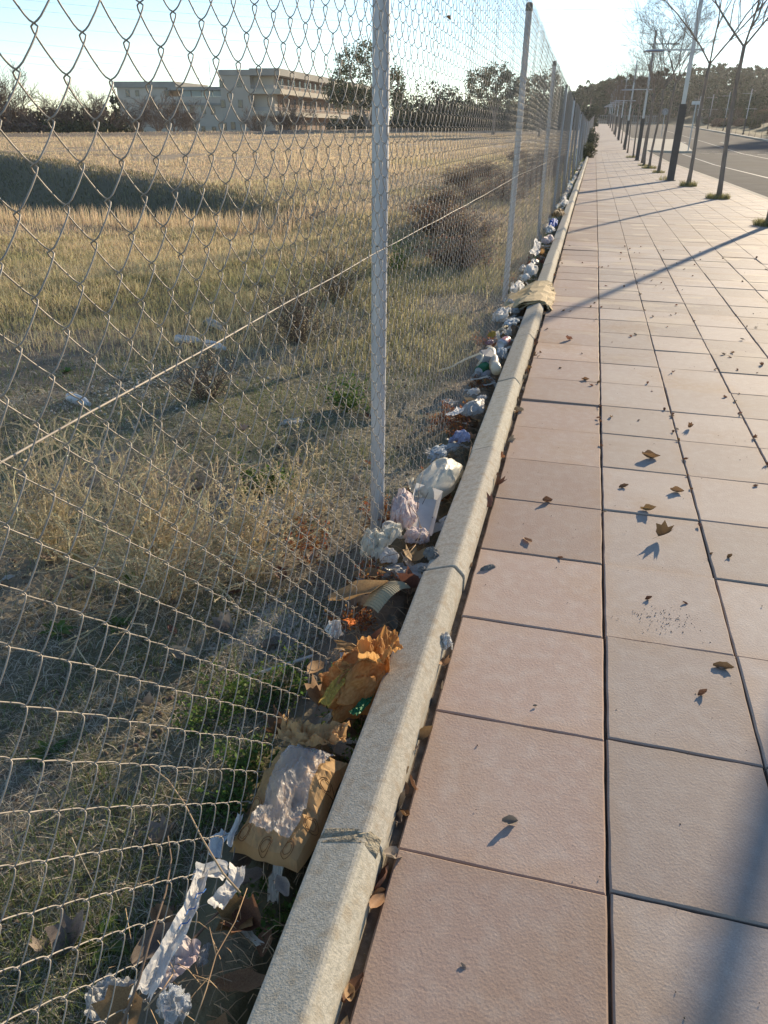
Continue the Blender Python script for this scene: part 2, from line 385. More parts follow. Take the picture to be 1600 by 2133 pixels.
# ------------------------------------------------------------------ kerb beside the fence
kerb = empty('kerb'); tag(kerb, kind='structure')
def kerb_mesh(L=.985):
    prof = [(-.541, -.25), (-.541, .034), (-.5385, .0405), (-.533, .0435), (-.470, .0655), (-.458, .0690), (-.452, .0692), (-.446, .067), (-.426, .046), (-.420, .038), (-.418, .030), (-.418, -.25)]
    v = []; f = []; n = len(prof)
    ts = [0, .003, .1, .3, .5, .7, .9, .997, 1]
    for i, t in enumerate(ts):
        ins = .003 if i in (0, len(ts)-1) else 0
        for (x_, z_) in prof: v.append((x_+(-.4765-x_)*ins*3, t*L, z_-(ins if z_ > 0 else 0)))
    for i in range(len(ts)-1):
        for k in range(n-1): f.append((i*n+k, i*n+k+1, (i+1)*n+k+1, (i+1)*n+k))
    f.append(tuple(range(n))[::-1]); f.append(tuple((len(ts)-1)*n+k for k in range(n)))
    return mesh('kerb_stone', v, f, M['kerb'])
km = kerb_mesh()
for i in range(-2, 60):
    y0 = -.04+.992*i
    ob('kerb_stone', km, kerb, (random.gauss(0, .002), y0, float(G(y0+.5))+random.gauss(0, .0015)), (float(G(y0+.99)-G(y0)), 0, random.gauss(0, .002)))
for yj in (-.045, ):
    v = []; f = []; n = 14
    P_ = [(-.5415, .0), (-.5415, .0345), (-.533, .0442), (-.470, .0662), (-.456, .0697), (-.446, .0672), (-.4245, .0468), (-.4165, .0)]
    for j in range(8):
        for (x_, z_) in P_: v.append((x_, yj-.022+.044*j/7, z_+(random.uniform(-.0015, .0012) if 0 < j < 7 else -.004)))
    m_ = len(P_)
    for j in range(7):
        for k in range(m_-1): f.append((j*m_+k, j*m_+k+1, (j+1)*m_+k+1, (j+1)*m_+k))
    ob('mortar_joint', mesh('mortar_joint', v, f, M['mortar']), kerb)

# ------------------------------------------------------------------ road and its kerb
RY = [-12, 0, 15, 24, 34, 44, 54, 64, 74, 84, 104, 124, 144, 190]
def strip(name, x0, x1, dz, mat, ys_=RY, thick=None, parent=None):
    v = []; f = []
    for i, Y in enumerate(ys_):
        z = float(G(Y))+dz; h = thick or 0
        v += [(x0, Y, z-h), (x0, Y, z), (x1, Y, z), (x1, Y, z-h)]
        if i:
            b = 4*i; f.append((b-3, b-2, b+2, b+1))
            if h: f += [(b-4, b-3, b+1, b), (b-2, b-1, b+3, b+2)]
    if h: f.append((0, 3, 2, 1))
    return ob(name, mesh(name, v, f, mat), parent)
tag(strip('road', 3.615, 17.0, -.125, M['asphalt']), kind='structure')
rk = empty('road_kerb'); tag(rk, kind='structure')
rkm = MB().box((3.502, .003, -.3), (3.615, .993, .003)).me('kerb_stone', M['kerb'])
for i in range(6, 62):
    y0 = i*1.0; ob('kerb_stone', rkm, rk, (0, y0, float(G(y0+.5))), (float(G(y0+1)-G(y0)), 0, 0))
strip('kerb_strip', 3.502, 3.615, .003, M['kerb'], [62, 64, 74, 84, 104, 124, 144, 190], .3, rk)
far_k = strip('far_kerb', 17.0, 17.6, .01, M['kerb'], thick=.3); tag(far_k, kind='structure')
# pavement extension at the crossing
ex = empty('pavement_extension'); tag(ex, kind='structure')
v = []
pts = [(3.617, 63.6), (6.2, 62.7), (6.9, 63.6), (7.6, 75), (7.9, 90), (3.617, 92)]
v = [(a, b, float(G(b))+.004) for a, b in pts]+[(a, b, float(G(b))-.3) for a, b in pts]
ob('slab', mesh('slab', v, [(0, 1, 2, 3, 4, 5)]+[(i+6, (i+1) % 6+6, (i+1) % 6, i) for i in range(6)], M['kerb']), ex)
mk = empty('road_markings'); tag(mk, kind='structure')
strip('edge_line', 5.85, 5.97, -.118, M['paint'], [12, 15, 24, 34, 44, 54, 61], parent=mk)
strip('lane_line', 10.3, 10.42, -.118, M['paint'], [12, 24, 44, 64, 84, 104, 144], parent=mk)
dash = MB().box((0, 0, -.005), (.55, .35, 0)).me('dash', M['paint'])
for k in range(10):
    for yy in (62.4, 66.6): ob('dash', dash, mk, (7.4+k*.95+(.3 if yy > 63 else 0), yy, float(G(yy))-.116))
for (a, b) in ((1420, 294), (1478, 295)):
    p = at(a, b, -.05)
    MB().add([(0, -1.2, 0), (.15, -1.2, 0), (.15, .8, 0), (.5, .8, 0), (.08, 1.9, 0), (-.35, .8, 0), (0, .8, 0)], [(0, 1, 2, 6), (5, 6, 2, 3, 4)]).ob('arrow_mark', M['paint'], mk, loc=(8.2 if a < 1450 else 11.8, 84, float(G(84))-.117), rot=(.02, 0, 0))

# ------------------------------------------------------------------ chain link fence
fence = empty('chain_link_fence', (0, 0, 0), 0, 'galvanised chain link fence running along the kerb into the distance', 'fence')
FX = -.765; PITCHY = .0415; RH = .0435
TOPY = [-2, 6, 10.2, 15, 20, 32, 44, 64]; TOPZ = [2.10, 2.06, 1.99, 1.93, 1.86, 1.82, 1.78, 1.80]
def ztop(Y):
    return float(np.interp(Y, TOPY, TOPZ)) if Y < 64 else 1.80+.03+float(G(Y))
def wire_path(nturn, z0, amp, hi=True, phase=0, flare=0.0):
    pts = []
    for k in range(nturn*2-1):
        sg = 1 if (k+phase) % 2 == 0 else -1           # sg=+1: rises towards +Y in front
        us = (0, .06, .16, .32, .5, .68, .84, .94) if hi else (0, .5)
        for u in us:
            y_ = -1 if u == 0 else (float(np.interp(u, [0, .06, .16, .84, .94, 1], [-1, -.93, -.72, .72, .93, 1])) if hi else 0)
            x_ = (float(np.interp(min(u, 1-u), [0, .06, .16, .32, .5], [0, .0044, .0060, .0066, .0070])) if hi else .006) if u else 0
            z_ = z0-(k+u)*RH
            pts.append((-sg*x_, sg*y_*amp, z_))
    return pts
AMP = PITCHY/2+.0013
def bend(pts, kind):
    out = []
    for (x_, y_, z_) in pts:
        h = z_  # relative to top = 0
        low = max(0, (-h-1.25))/.8
        out.append((x_+.035*low**2+.004*math.sin(h*3+kind), y_+.002*math.sin(h*5+kind*2), z_))
    return out
NT = 25
wires = {}
for ph in (0, 1):
    for kd in range(3):
        wires[ph, kd] = MB().tube(bend(wire_path(NT, 0, AMP, True, ph), kd), .00108, 5, False).me('wire', M['wire'], True)
Y0 = -.230-PITCHY*9
for i in range(300):
    Y = Y0+i*PITCHY
    zz = 1.3335+RH*17      # knuckle rows aligned with the row measured at z = 1.331
    zz += (ztop(Y)-2.07)*sst(Y, 5, 9)
    ob('wire', wires[i % 2, (i//7) % 3], fence, (FX+.003*math.sin(Y*1.3), Y, float(zz)))
Yw = Y0+300*PITCHY
# farther mesh: bays
bayn = 54
mb1 = MB(); mb2 = MB()
for i in range(bayn):
    for mb, r, n in ((mb1, .0010, 4), (mb2, .0010, 3)):
        if mb is mb1: p = bend(wire_path(NT, 0, AMP, False, i % 2), 1)
        else: p = bend(wire_path(NT, 0, AMP, False, i % 2), 1)
        mb.tube([(a, b+i*PITCHY*2 if False else b+i*PITCHY, c_) for a, b, c_ in p], r, n, False)
BM1 = mb1.me('mesh_panel', M['wire']); BM2 = mb2.me('mesh_panel', M['wire'])
wy = Yw; k = 0
while wy < 186:
    zz = ztop(wy)+.0; z2 = ztop(wy+bayn*PITCHY)
    o = ob('mesh_panel', BM1 if wy < 40 else BM2, fence, (FX+.02*math.sin(k*1.7), wy, zz+.005), (math.atan2(z2-zz, bayn*PITCHY), .012*math.sin(k*2.1), .004*math.sin(k*1.1)))
    tag(o, kind='stuff'); wy += bayn*PITCHY; k += 1
# posts
pm = MB().lathe([(.0245, -.6), (.0245, 2.13)], 16).me('post', M['zinc'], True)
cm = MB().lathe([(.0268, -.045), (.0272, -.01), (.0255, .004), (.018, .010), (0.0005, .012)], 16).me('post_cap', M['cap'], True)
PY = [-3.1, 1.36, 5.82, 10.24]+[10.24+4.45*k for k in range(1, 40)]
for k, Y in enumerate(PY):
    if Y > 186: break
    zt = ztop(Y)+.02
    lean = random.gauss(0, .006) if k > 1 else 0
    p = ob('post', pm, fence, (-.795, Y, zt-2.13), (lean, random.gauss(0, .006) if k > 1 else 0, random.random()*6))
    ob('post_cap', cm, p, (0, 0, 2.13))
# tension wires
for zoff, nm in ((.91, 'mid'), (2.045, 'top')):
    pts = []
    for Y in list(np.arange(-3, 22, .35))+list(np.arange(22, 186, 3)):
        zz = zoff+(ztop(Y)-2.07)*(1 if zoff > 1.5 else .6)+(0 if zoff > 1.5 else 0)
        if Y > 64: zz = zoff+float(G(Y))-.05
        sag = -.006*math.sin(((Y-1.36) % 4.45)/4.45*PI)
        pts.append((-.772+.002*math.sin(Y*9), Y, zz+sag))
    MB().tube(pts, .0015, 6).ob('tension_wire', M['tension'], fence, smooth=True)
tie = MB().tube([(.028, 0, 0), (.0, .028, .002), (-.026, 0, .004), (0, -.028, .006), (.03, -.004, .004)], .0012, 4).me('tie_wire', M['cap'])
for Y in PY[1:6]:
    ob('tie_wire', tie, fence, (-.795, Y, .915)); ob('tie_wire', tie, fence, (-.795, Y, 1.6+(ztop(Y)-2.07)))

# ------------------------------------------------------------------ lamp posts
def lamp_set():
    m = {}
    m['base'] = MB().box((-.095, -.07, -.1), (.095, .07, 1.95)).box((-.14, -.11, -.1), (.14, .11, .02)).me('base', M['lamp_black'])
    m['pole'] = MB().box((-.052, -.04, 1.95), (.052, .04, 5.75)).me('pole', M['lamp_steel'])
    mb = MB().box((-1.12, -.022, 3.215), (.30, .022, 3.255)); mb.box((.2, -.03, 3.2), (.3, .03, 3.27)); m['arm'] = mb.me('arm', M['lamp_steel'])
    m['luminaire'] = MB().lathe([(.01, -.28), (.05, -.2), (.07, 0), (.055, .22), (.02, .3)], 8, Matrix.Translation((-1.0, 0, 3.21)) @ Matrix.Rotation(PI/2, 4, 'Y') @ Matrix.Scale(.5, 4, (1, 0, 0))).me('luminaire', M['lamp_steel'])
    mb = MB().box((-.2, -.022, 5.16), (.85, .022, 5.20)); m['arm2'] = mb.me('arm', M['lamp_steel'])
    m['lum2'] = MB().lathe([(.01, -.28), (.05, -.2), (.07, 0), (.055, .22), (.02, .3)], 8, Matrix.Translation((.95, 0, 5.17)) @ Matrix.Rotation(-PI/2, 4, 'Y') @ Matrix.Scale(.5, 4, (1, 0, 0))).me('luminaire', M['lamp_steel'])
    return m
LS = lamp_set()
def lamp(x, y, z, rz, label, group, s=1.0):
    r = empty('street_lamp', (x, y, z), rz, label, 'street lamp', group); r.scale = (s, s, s)
    ob('base', LS['base'], r); ob('pole', LS['pole'], r)
    a = ob('arm', LS['arm'], r); ob('luminaire', LS['luminaire'], a); a = ob('arm', LS['arm2'], r); ob('luminaire', LS['lum2'], a)
    return r
g1 = 'street lamps lining the sidewalk'
lab = ['nearest street lamp on the sidewalk, its black square base tall beside a bare tree', 'second street lamp from the camera, whose upper arm reaches over the road',
       'third street lamp along the sidewalk, a small bird sized knob above its arm']
for i in range(9):
    Y = 23.9+20*i
    lamp(2.07, Y, float(G(Y)), 0, lab[i] if i < 3 else 'small far street lamp with black base in the receding row on the sidewalk', g1)
for i, Y in enumerate((95, 113, 131, 149, 167)):
    lamp(18.0, Y, float(G(Y))+.1, PI, ['nearest grey street lamp across the road at the right edge', 'second street lamp across the road, beside the thin saplings'][i] if i < 2 else 'far street lamp across the road before the wooded hill', 'street lamps across the road', .86)
# sign posts
sp = empty('sign_post', (6.55, 63.4, float(G(63))), 0, 'thin grey post with a small sign head on the corner of the raised crossing', 'sign post')
MB().tube([(0, 0, 0), (0, 0, 3.15)], .04, 8).ob('pole', M['lamp_steel'], sp)
MB().box((-.32, -.02, 3.0), (.32, .02, 3.22)).ob('sign_panel', M['lamp_steel'], sp)
sp = empty('round_road_sign', (6.9, 96, float(G(96))), 0, 'small round road sign seen from behind past the crossing', 'road sign')
MB().tube([(0, 0, 0), (0, 0, 2.6)], .035, 6).ob('pole', M['lamp_steel'], sp)
MB().lathe([(.001, -.02), (.34, -.02), (.34, .02), (.001, .02)], 16, Matrix.Translation((0, 0, 2.5)) @ Matrix.Rotation(PI/2, 4, 'X')).ob('sign_plate', M['paint'], sp)

# ------------------------------------------------------------------ bare street trees
def bare_tree_mesh(seed, h=5.2, fork=2.7, trunk_r=.050, nlimb=4, spread=.42, depth=4, dens=3, lean=.03, rmin=.0017):
    r = random.Random(seed); mb = MB(); twm = MB()
    def branch(p, d, L, rad, lev):
        n = 5 if lev < 2 else 3; pts = [p]; q = p.copy(); dd = d.copy()
        for i in range(n):
            dd = (dd+Vector((r.gauss(0, .12), r.gauss(0, .12), r.gauss(0, .05)+(.06 if lev < 2 else 0)))).normalized(); q = q+dd*(L/n); pts.append(q.copy())
        rads = [max(rad*(1-.55*i/n), rmin) for i in range(n+1)]
        (mb if lev < 2 else twm).tube(pts, rads, 6 if lev < 2 else 3, False)
        if lev < depth:
            for k in range(dens+(1 if lev < 2 else 0)):
                t = r.uniform(.12, 1.0); i = min(n-1, int(t*n)); pp = pts[i].lerp(pts[i+1], t*n-i)
                ax = Vector((r.gauss(0, 1), r.gauss(0, 1), r.gauss(0, .4))); ax = (ax-dd*ax.dot(dd)).normalized()
                nd = (dd*math.cos(.65)+ax*math.sin(.65)).normalized(); nd.z += .10
                branch(pp, nd.normalized(), L*r.uniform(.45, .68), rads[min(i, n)]*.55, lev+1)
    pts = []; 
    for i in range(9):
        t = i/8; pts.append(Vector((lean*t*fork+.02*math.sin(t*5+seed), .015*math.sin(t*7), t*fork)))
    trunk = MB().tube(pts, [trunk_r*(1.25-.5*min(i, 2)/2) if i < 2 else trunk_r*(1-.3*i/8) for i in range(9)], 9)
    top = pts[-1]
    for k in range(nlimb):
        a = 2*PI*k/nlimb+r.uniform(-.5, .5); sp_ = spread*r.uniform(.5, 1.2)
        branch(top-Vector((0, 0, .03)), Vector((math.cos(a)*sp_, math.sin(a)*sp_, 1)).normalized(), (h-fork)*r.uniform(.55, .8), trunk_r*.40, 0)
    return trunk.me('trunk', M['bark'], True), mb.me('limb', M['bark'], True), twm.me('twigs', M['twig'])
BT = [bare_tree_mesh(3+i, h=5.5+.3*i, fork=2.75, depth=4, spread=.78, dens=4) for i in range(4)]
def bare_tree(x, y, z, i, s, rz, label, group=None, name='bare_tree', sh=None):
    t = empty(name, (x, y, z), rz, label, 'tree', group); t.scale = (s, s, s*(sh or 1))
    a, b, c_ = BT[i % len(BT)]
    ob('trunk', a, t); ob('limb', b, t); tag(ob('twigs', c_, t), kind='stuff')
    return t
TL = [(2.53, 6.05, 'bare street tree nearest the camera, only its shadow crossing the near tiles'),
      (2.49, 11.97, 'bare street tree cut off by the right edge, grass tuft round its foot'),
      (2.465, 17.18, 'leaning bare street tree in front of the near road, second from the right edge'),
      (2.30, 21.38, 'bare street tree just right of the nearest lamp, forking against the sky'),
      (2.11, 29.2, 'bare street tree just left of the nearest lamp base'), (2.05, 33.2, 'thin bare street tree between the first two lamps, left of a taller one'),
      (2.0, 36.2, 'thin bare street tree close in front of the second lamp')]
for i, (x, y, l) in enumerate(TL):
    bare_tree(x, y, float(G(y)), i, 1.0 if i else 1.05, i*1.3+.4, l, 'bare street trees along the sidewalk')
for i, y in enumerate([40, 48, 56, 68, 76, 88, 96, 108, 120, 130]):
    bare_tree(2.1+random.uniform(-.1, .1), y, float(G(y)), i, .95, i*2.1, 'small far bare street tree in the receding row between the lamps', 'bare street trees along the sidewalk')
for i, y in enumerate([88, 91.5, 99, 103, 107, 117, 121, 126, 136, 141, 146]):
    bare_tree(17.7, y, float(G(y)), i+1, .42, i*1.7, 'thin bare sapling in a pit on the far side of the road', 'saplings across the road', sh=1.2)

# ------------------------------------------------------------------ leafy trees and bushes (leaf faces in clumps)
def leaf_cloud(seed, blobs, n, size, mat, name='crown', droop=0.0):
    r = np.random.default_rng(seed); P = []
    tot = sum(b[3]*b[4]*b[5] for b in blobs)
    for (cx, cy, cz, rx, ry, rz_) in blobs:
        k = max(8, int(n*rx*ry*rz_/tot)); 
        nc = max(3, k//28); cc = r.normal(size=(nc, 3)); cc /= np.linalg.norm(cc, axis=1)[:, None]; cc *= r.uniform(.35, 1.0, (nc, 1))**.5
        w = r.integers(0, nc, k); q = cc[w]+r.normal(size=(k, 3))*.16
        if droop: q[:, 2] -= np.abs(r.normal(size=k))*droop
        P.append(q*[rx, ry, rz_]+[cx, cy, cz])
    P = np.concatenate(P); k = len(P)
    a = r.normal(size=(k, 3)); a /= np.linalg.norm(a, axis=1)[:, None]; b = r.normal(size=(k, 3)); b -= a*(a*b).sum(1)[:, None]; b /= np.linalg.norm(b, axis=1)[:, None]
    s = size*r.uniform(.6, 1.4, (k, 1))
    v = np.stack([P-a*s, P+b*s*.45, P+a*s, P-b*s*.45], 1).reshape(-1, 3)
    return mesh(name, v, np.arange(4*k).reshape(-1, 4), mat)
M['euca'] = material('eucalyptus_leaf', (.085, .10, .045), rough=.6, trans=.3, island=.5)
M['pine'] = material('pine_leaf', (.040, .060, .026), rough=.7, trans=.15, island=.45)
M['dark_leaf'] = material('dark_leaf', (.045, .058, .030), rough=.7, trans=.15, island=.45)
M['brown_twig'] = material('brown_twig', (.20, .135, .09), rough=.85, trans=.15, island=.4)
M['olive'] = material('olive_leaf', (.10, .10, .045), rough=.8, trans=.25, island=.5)
M['weed'] = material('weed_leaf', (.10, .16, .035), rough=.65, trans=.4, island=.4)
def leafy(name, x, y, z, blobs, n, size, mat, label, cat, group=None, trunk=None, seed=0, droop=0):
    t = empty(name, (x, y, z), 0, label, cat, group)
    if trunk:
        mb = MB()
        for pts, r0, r1 in trunk: mb.tube(pts, [r0+(r1-r0)*i/(len(pts)-1) for i in range(len(pts))], 6, False)
        mb.ob('trunk', M['bark'], t)
    tag(ob('crown', leaf_cloud(seed, blobs, n, size, mat, droop=droop), t), kind='stuff')
    return t
def T(x, y, dz=0): return float(terrain(x, y))+dz
# eucalyptus trees beyond the field
gx, gy = -33.5, 121; gz = -1.2
leafy('eucalyptus_tree', gx, gy, gz, [(-4.6, 0, 8.0, 2.0, 2, 2.6), (-3.2, 0, 11.3, 1.8, 1.6, 2.0), (-.4, 0, 12.4, 1.6, 1.6, 1.8), (.6, .5, 8.9, 2.2, 2, 2.4), (-3.4, 0, 7.0, 3.0, 2.4, 1.1), (3.9, 0, 8.6, 1.7, 1.7, 2.4), (4.8, 0, 5.8, 1.5, 1.6, 2.2), (-1.0, 0, 6.4, 2.2, 2, 1.2)],
      9000, .20, M['euca'], 'tall open crowned eucalyptus in front of the building, split by the near fence post', 'tree', None,
      [([(0, 0, 0), (-.3, 0, 3), (-1.5, 0, 6), (-2.8, 0, 9), (-3.2, 0, 11.5)], .35, .06), ([(0, 0, 2.5), (.6, 0, 5), (.4, 0, 8), (-.2, 0, 12)], .22, .05), ([(.3, 0, 3.5), (2.2, 0, 6), (3.7, 0, 8.5)], .18, .04), ([(-.5, 0, 4), (-3, 0, 6.2), (-4.8, 0, 8)], .16, .04)], 1, .25)
gx, gy = -13.6, 112
leafy('eucalyptus_tree', gx, gy, -.4, [(-2.4, 0, 7.2, 1.7, 1.6, 1.6), (-.3, 0, 8.0, 1.9, 1.7, 1.4), (1.7, 0, 7.2, 1.7, 1.6, 1.5), (2.6, 0, 5.4, 1.3, 1.5, 1.3), (-.2, 0, 5.6, 1.6, 1.5, 1.1), (-2.9, 0, 5.4, 1.2, 1.3, 1.0)],
      5200, .17, M['euca'], 'round topped eucalyptus standing alone against the sky left of the second fence post', 'tree', None,
      [([(0, 0, 0), (0, 0, 3), (-.8, 0, 5), (-1.8, 0, 7)], .25, .05), ([(0, 0, 2.8), (.6, 0, 5), (1.6, 0, 7)], .18, .04), ([(0, 0, 3), (0, 0, 5.5), (-.2, 0, 7.6)], .16, .04)], 2, .2)
leafy('eucalyptus_tree', -7.0, 104, -.2, [(-1.2, 0, 6.2, 1.3, 1.4, 1.5), (.6, 0, 6.9, 1.4, 1.4, 1.2), (1.6, 0, 5.0, 1.0, 1.3, 1.4), (-.3, 0, 4.6, 1.3, 1.3, 1.0)],
      3400, .15, M['euca'], 'smaller grey green eucalyptus seen through the mesh right of the second fence post', 'tree', None, [([(0, 0, 0), (0, 0, 3.2), (.3, 0, 6.4)], .18, .04)], 3, .2)
# dense dark trees behind the field
def pxX(x, Y): return float(atY(x, 270, Y)[0])
def pxZ(y, Y, x=900): return float(atY(x, y, Y)[2])
for i, (px_, top, w, Y) in enumerate([(893, 174, 3.2, 128), (930, 178, 2.4, 130), (866, 205, 2.4, 133), (958, 200, 2.6, 134), (985, 212, 2.6, 140), (1015, 205, 2.4, 140), (1048, 200, 2.6, 138), (845, 222, 2.2, 150), (1080, 205, 2.4, 136)]):
    zt = pxZ(top, Y, px_); z0 = -1.0
    leafy('dark_tree', pxX(px_, Y), Y, z0, [(0, 0, (zt-z0)*.62, w, 2.2, (zt-z0)*.40), (w*.4, 0, (zt-z0)*.45, w*.9, 2, (zt-z0)*.36), (-w*.5, 0, (zt-z0)*.4, w*.8, 2, (zt-z0)*.33)],
          2400, .24, M['dark_leaf'], ['pointed dense dark tree between the two eucalyptuses', 'second dense dark tree right of the pointed one'][i] if i < 2 else 'dense dark bushy tree in the row closing off the dry field',
          'tree', 'dark trees behind the field', [([(0, 0, 0), (0, 0, (zt-z0)*.6)], .2, .08)], 10+i)
# hedge-like row (clipped dark conifers)
hedge_me = leaf_cloud(44, [(0, 0, 1.6, 1.7, 1.3, 1.9), (.5, 0, .8, 1.7, 1.3, 1.2)], 1500, .20, M['dark_leaf'])
for i in range(26):
    Y = 142+random.uniform(-2, 2)+i*.6; X = -45+i*1.75; 
    t = empty('hedge_shrub', (X, Y, T(X, Y)-.2), random.random()*6, 'dark dense shrub in the long hedge behind the dry field', 'shrub', 'hedge shrubs behind the field'); tag(ob('crown', hedge_me, t), kind='stuff'); t.scale = (1, 1, random.uniform(.95, 1.25))
# left: bushes and bare trees
bush_me = [leaf_cloud(50+i, [(0, 0, 1.8, 3.2, 2.2, 2.0), (1.5, 0, 1.3, 2.4, 2, 1.5), (-1.8, 0, 1.2, 2.2, 2, 1.6)], 3000, .24, m_) for i, m_ in enumerate((M['brown_twig'], M['dark_leaf'], M['olive']))]
for i, (px_, top, Y, k) in enumerate([(-60, 210, 100, 0), (-10, 212, 100, 0), (40, 220, 101, 0), (90, 226, 102, 1), (130, 222, 104, 1), (170, 226, 105, 1), (205, 222, 106, 1), (60, 250, 96, 0), (150, 250, 99, 2), (200, 252, 100, 2), (110, 252, 97, 2), (10, 245, 95, 0), (245, 240, 106, 1)]):
    zt = pxZ(top, Y, px_); z0 = -1.6; X = pxX(px_, Y)
    lb = ['brown leafless thicket behind the field at the far left', 'dark evergreen bush left of the pale building', 'low olive green bush at the field edge below the thicket'][k]
    t = empty('bush', (X, Y, z0), 0, lb, 'bush', ['brown thickets at the left', 'evergreen bushes at the left', 'olive bushes at the left'][k]); t.scale = (1, 1, (zt-z0)/3.9); tag(ob('crown', bush_me[k], t), kind='stuff')
BT2 = [bare_tree_mesh(30+i, h=6.2, fork=1.3, trunk_r=.16, nlimb=7, spread=.75, depth=3, dens=4, rmin=.016) for i in range(3)]
for i, (px_, top, Y, lb) in enumerate([(-15, 150, 97, 'tall bare tree at the far left edge against the sky'), (28, 158, 98, 'tall bare tree second from the far left edge'), (88, 190, 99, 'thin bare tree rising above the left thicket'), (142, 200, 100, 'wispy bare tree between thicket and round crowned tree'), (190, 188, 102, 'round crowned bare tree above the dark bushes'),
        (228, 200, 102, 'small bare tree just left of the dark cypress'), (285, 215, 104, 'purplish bare tree before the left wing of the building'), (330, 200, 105, 'broad purple brown bare tree before the left wing'), (362, 192, 104, 'broad bare tree at the middle of the left wing'), (392, 215, 103, 'bare tree at the link between the two blocks'),
        (530, 232, 110, 'low spreading bare tree before the main block corner'), (612, 205, 112, 'dense twiggy bare tree before the balconies'), (590, 215, 113, 'bare tree left of the dense one before the balconies')]):
    zt = pxZ(top, Y, px_); X = pxX(px_, Y); z0 = -1.4; s = (zt-z0)/6.3
    t = empty('bare_tree', (X, Y, z0), i*1.1, lb, 'tree', 'bare trees round the building'); t.scale = (s*1.15, s*1.15, s)
    a, b, c_ = BT2[i % 3]; ob('trunk', a, t); ob('limb', b, t); tag(ob('twigs', c_, t), kind='stuff')
Y = 108; X = pxX(247, Y); zt = pxZ(185, Y, 247)
leafy('cypress', X, Y, -1.4, [(0, 0, (zt+1.4)*f_, 1.75*(1.08-f_), 1.4*(1.08-f_), 1.3) for f_ in (.12, .25, .4, .55, .7, .82, .93)], 3600, .2, M['dark_leaf'], 'dark ragged conifer against the left end of the building', 'tree', None, [([(0, 0, 0), (0, 0, zt)], .2, .05)], 70)

# ------------------------------------------------------------------ building beyond the field
M['wall'] = material('pale_render', (.50, .44, .36), (.44, .39, .32), .35, .9, coords='World', c3=(.38, .34, .28), bump=.2, bscale=6)
M['band'] = material('concrete_band', (.47, .42, .33), (.40, .36, .29), .5, .9, coords='World')
M['roofband'] = material('roof_band', (.33, .31, .27), (.26, .25, .22), .4, .9, coords='World')
M['brownwall'] = material('brown_wall', (.25, .165, .11), (.21, .14, .10), .5, .9, coords='World')
M['glass'] = material('window_glass', (.03, .035, .04), rough=.12, spec=.6)
M['frame'] = material('window_frame', (.16, .15, .14), rough=.6)
M['bright_glass'] = material('pale_glass', (.45, .52, .50), rough=.2, trans=.5, spec=.5)
M['rail'] = material('railing', (.30, .31, .32), rough=.6)
bl = empty('apartment_building', (0, 0, 0), 0, 'long pale concrete building with stacked balconies beyond the dry field', 'building')
X0, X1, Yf = -71.3, -59.0, 151.0; ZB = -2.5; ZR = 10.9
# main block walls (front is flat to the left, recessed behind balconies to the right)
w_ = MB()
w_.box((X0, Yf, ZB), (-65.1, 228, 9.75)); w_.box((-65.098, Yf+1.6, ZB), (-61.0, 228, 9.75))
w_.ob('wall', M['wall'], bl)
MB().box((-60.998, Yf+3.4, ZB), (-60.9, 227, 9.7)).ob('side_wall', M['brownwall'], bl)
MB().box((X0-.15, Yf-.2, 9.752), (-65.0, 228.2, 10.7)).box((-64.998, Yf-.45, 9.752), (-59.0, 228.2, ZR)).ob('roof', M['roofband'], bl)
for (z0, z1) in ((6.7, 7.55), (3.0, 3.85)):
    f_ = MB().box((-65.0, Yf-.4, z0), (-58.9, 228, z1)).ob('balcony', M['band'], bl)
    rb = MB()
    for k in range(34): rb.box((-64.9+k*.18, Yf-.35, z1), (-64.87+k*.18, Yf-.32, z1+.55))
    rb.box((-64.95, Yf-.36, z1+.55), (-58.95, Yf-.31, z1+.6)); 
    for k in range(187): rb.box((-58.95, Yf+k*.41, z1), (-58.92, Yf+k*.41+.03, z1+.55))
    rb.box((-58.96, Yf-.3, z1+.55), (-58.91, 227.9, z1+.6)); rb.ob('railing', M['rail'], f_)
win = MB().box((-.5, 0, -.7), (.5, .10, .7)).me('window', M['frame']); pane = MB().box((-.42, -.02, -.6), (.42, 0, .6)).me('pane', M['glass'])
def window(x, y, z, rz=0.0, sx=1, sz=1):
    o = ob('window', win, bl, (x, y, z), (0, 0, rz), (sx, 1, sz)); ob('pane', pane, o)
for (wx, wz) in ((462, 174), (498, 173), (465, 216), (501, 216), (468, 263), (486, 262)):
    p = atY(wx, wz, Yf); window(p[0], Yf-.03, p[2])
for (wx, wz) in ((575, 178), (580, 268), (592, 268)): p = atY(wx, wz, Yf); window(p[0], Yf+1.56, p[2], 0, 1, 1.3)
for zc in (8.7, 5.1, 1.3):
    for k in range(22): window(-60.87, Yf+6+k*3.3, zc, PI/2, 1.0, 1.35)
# link and left wing
lk = MB().box((-97, 163, ZB), (-71.5, 172, 6.6)); lk.ob('link_wall', M['wall'], bl)
MB().box((-89, 162.7, 7.75), (-71.4, 172, 8.4)).ob('link_roof', M['roofband'], bl)
MB().box((-92, 162.6, 5.0), (-71.5, 162.99, 5.45)).ob('link_band', M['roofband'], bl)
gp = MB().box((-1.15, 0, 0), (1.15, .05, 1.1)).me('glass_panel', M['bright_glass'])
for k in range(6): 
    ob('glass_panel', gp, bl, (-85+k*2.42, 163.2, 6.62))
mb = MB()
for k in range(8): mb.box((-86.3+k*2.42, 163.1, 6.6), (-86.2+k*2.42, 163.25, 7.75))
mb.ob('mullions', M['frame'], bl)
MB().box((-102.4, 165, ZB), (-90.5, 178, 8.3)).ob('wing_wall', M['wall'], bl)
MB().box((-102.7, 164.6, 8.31), (-88.0, 180, 9.45)).ob('wing_roof', M['roofband'], bl)
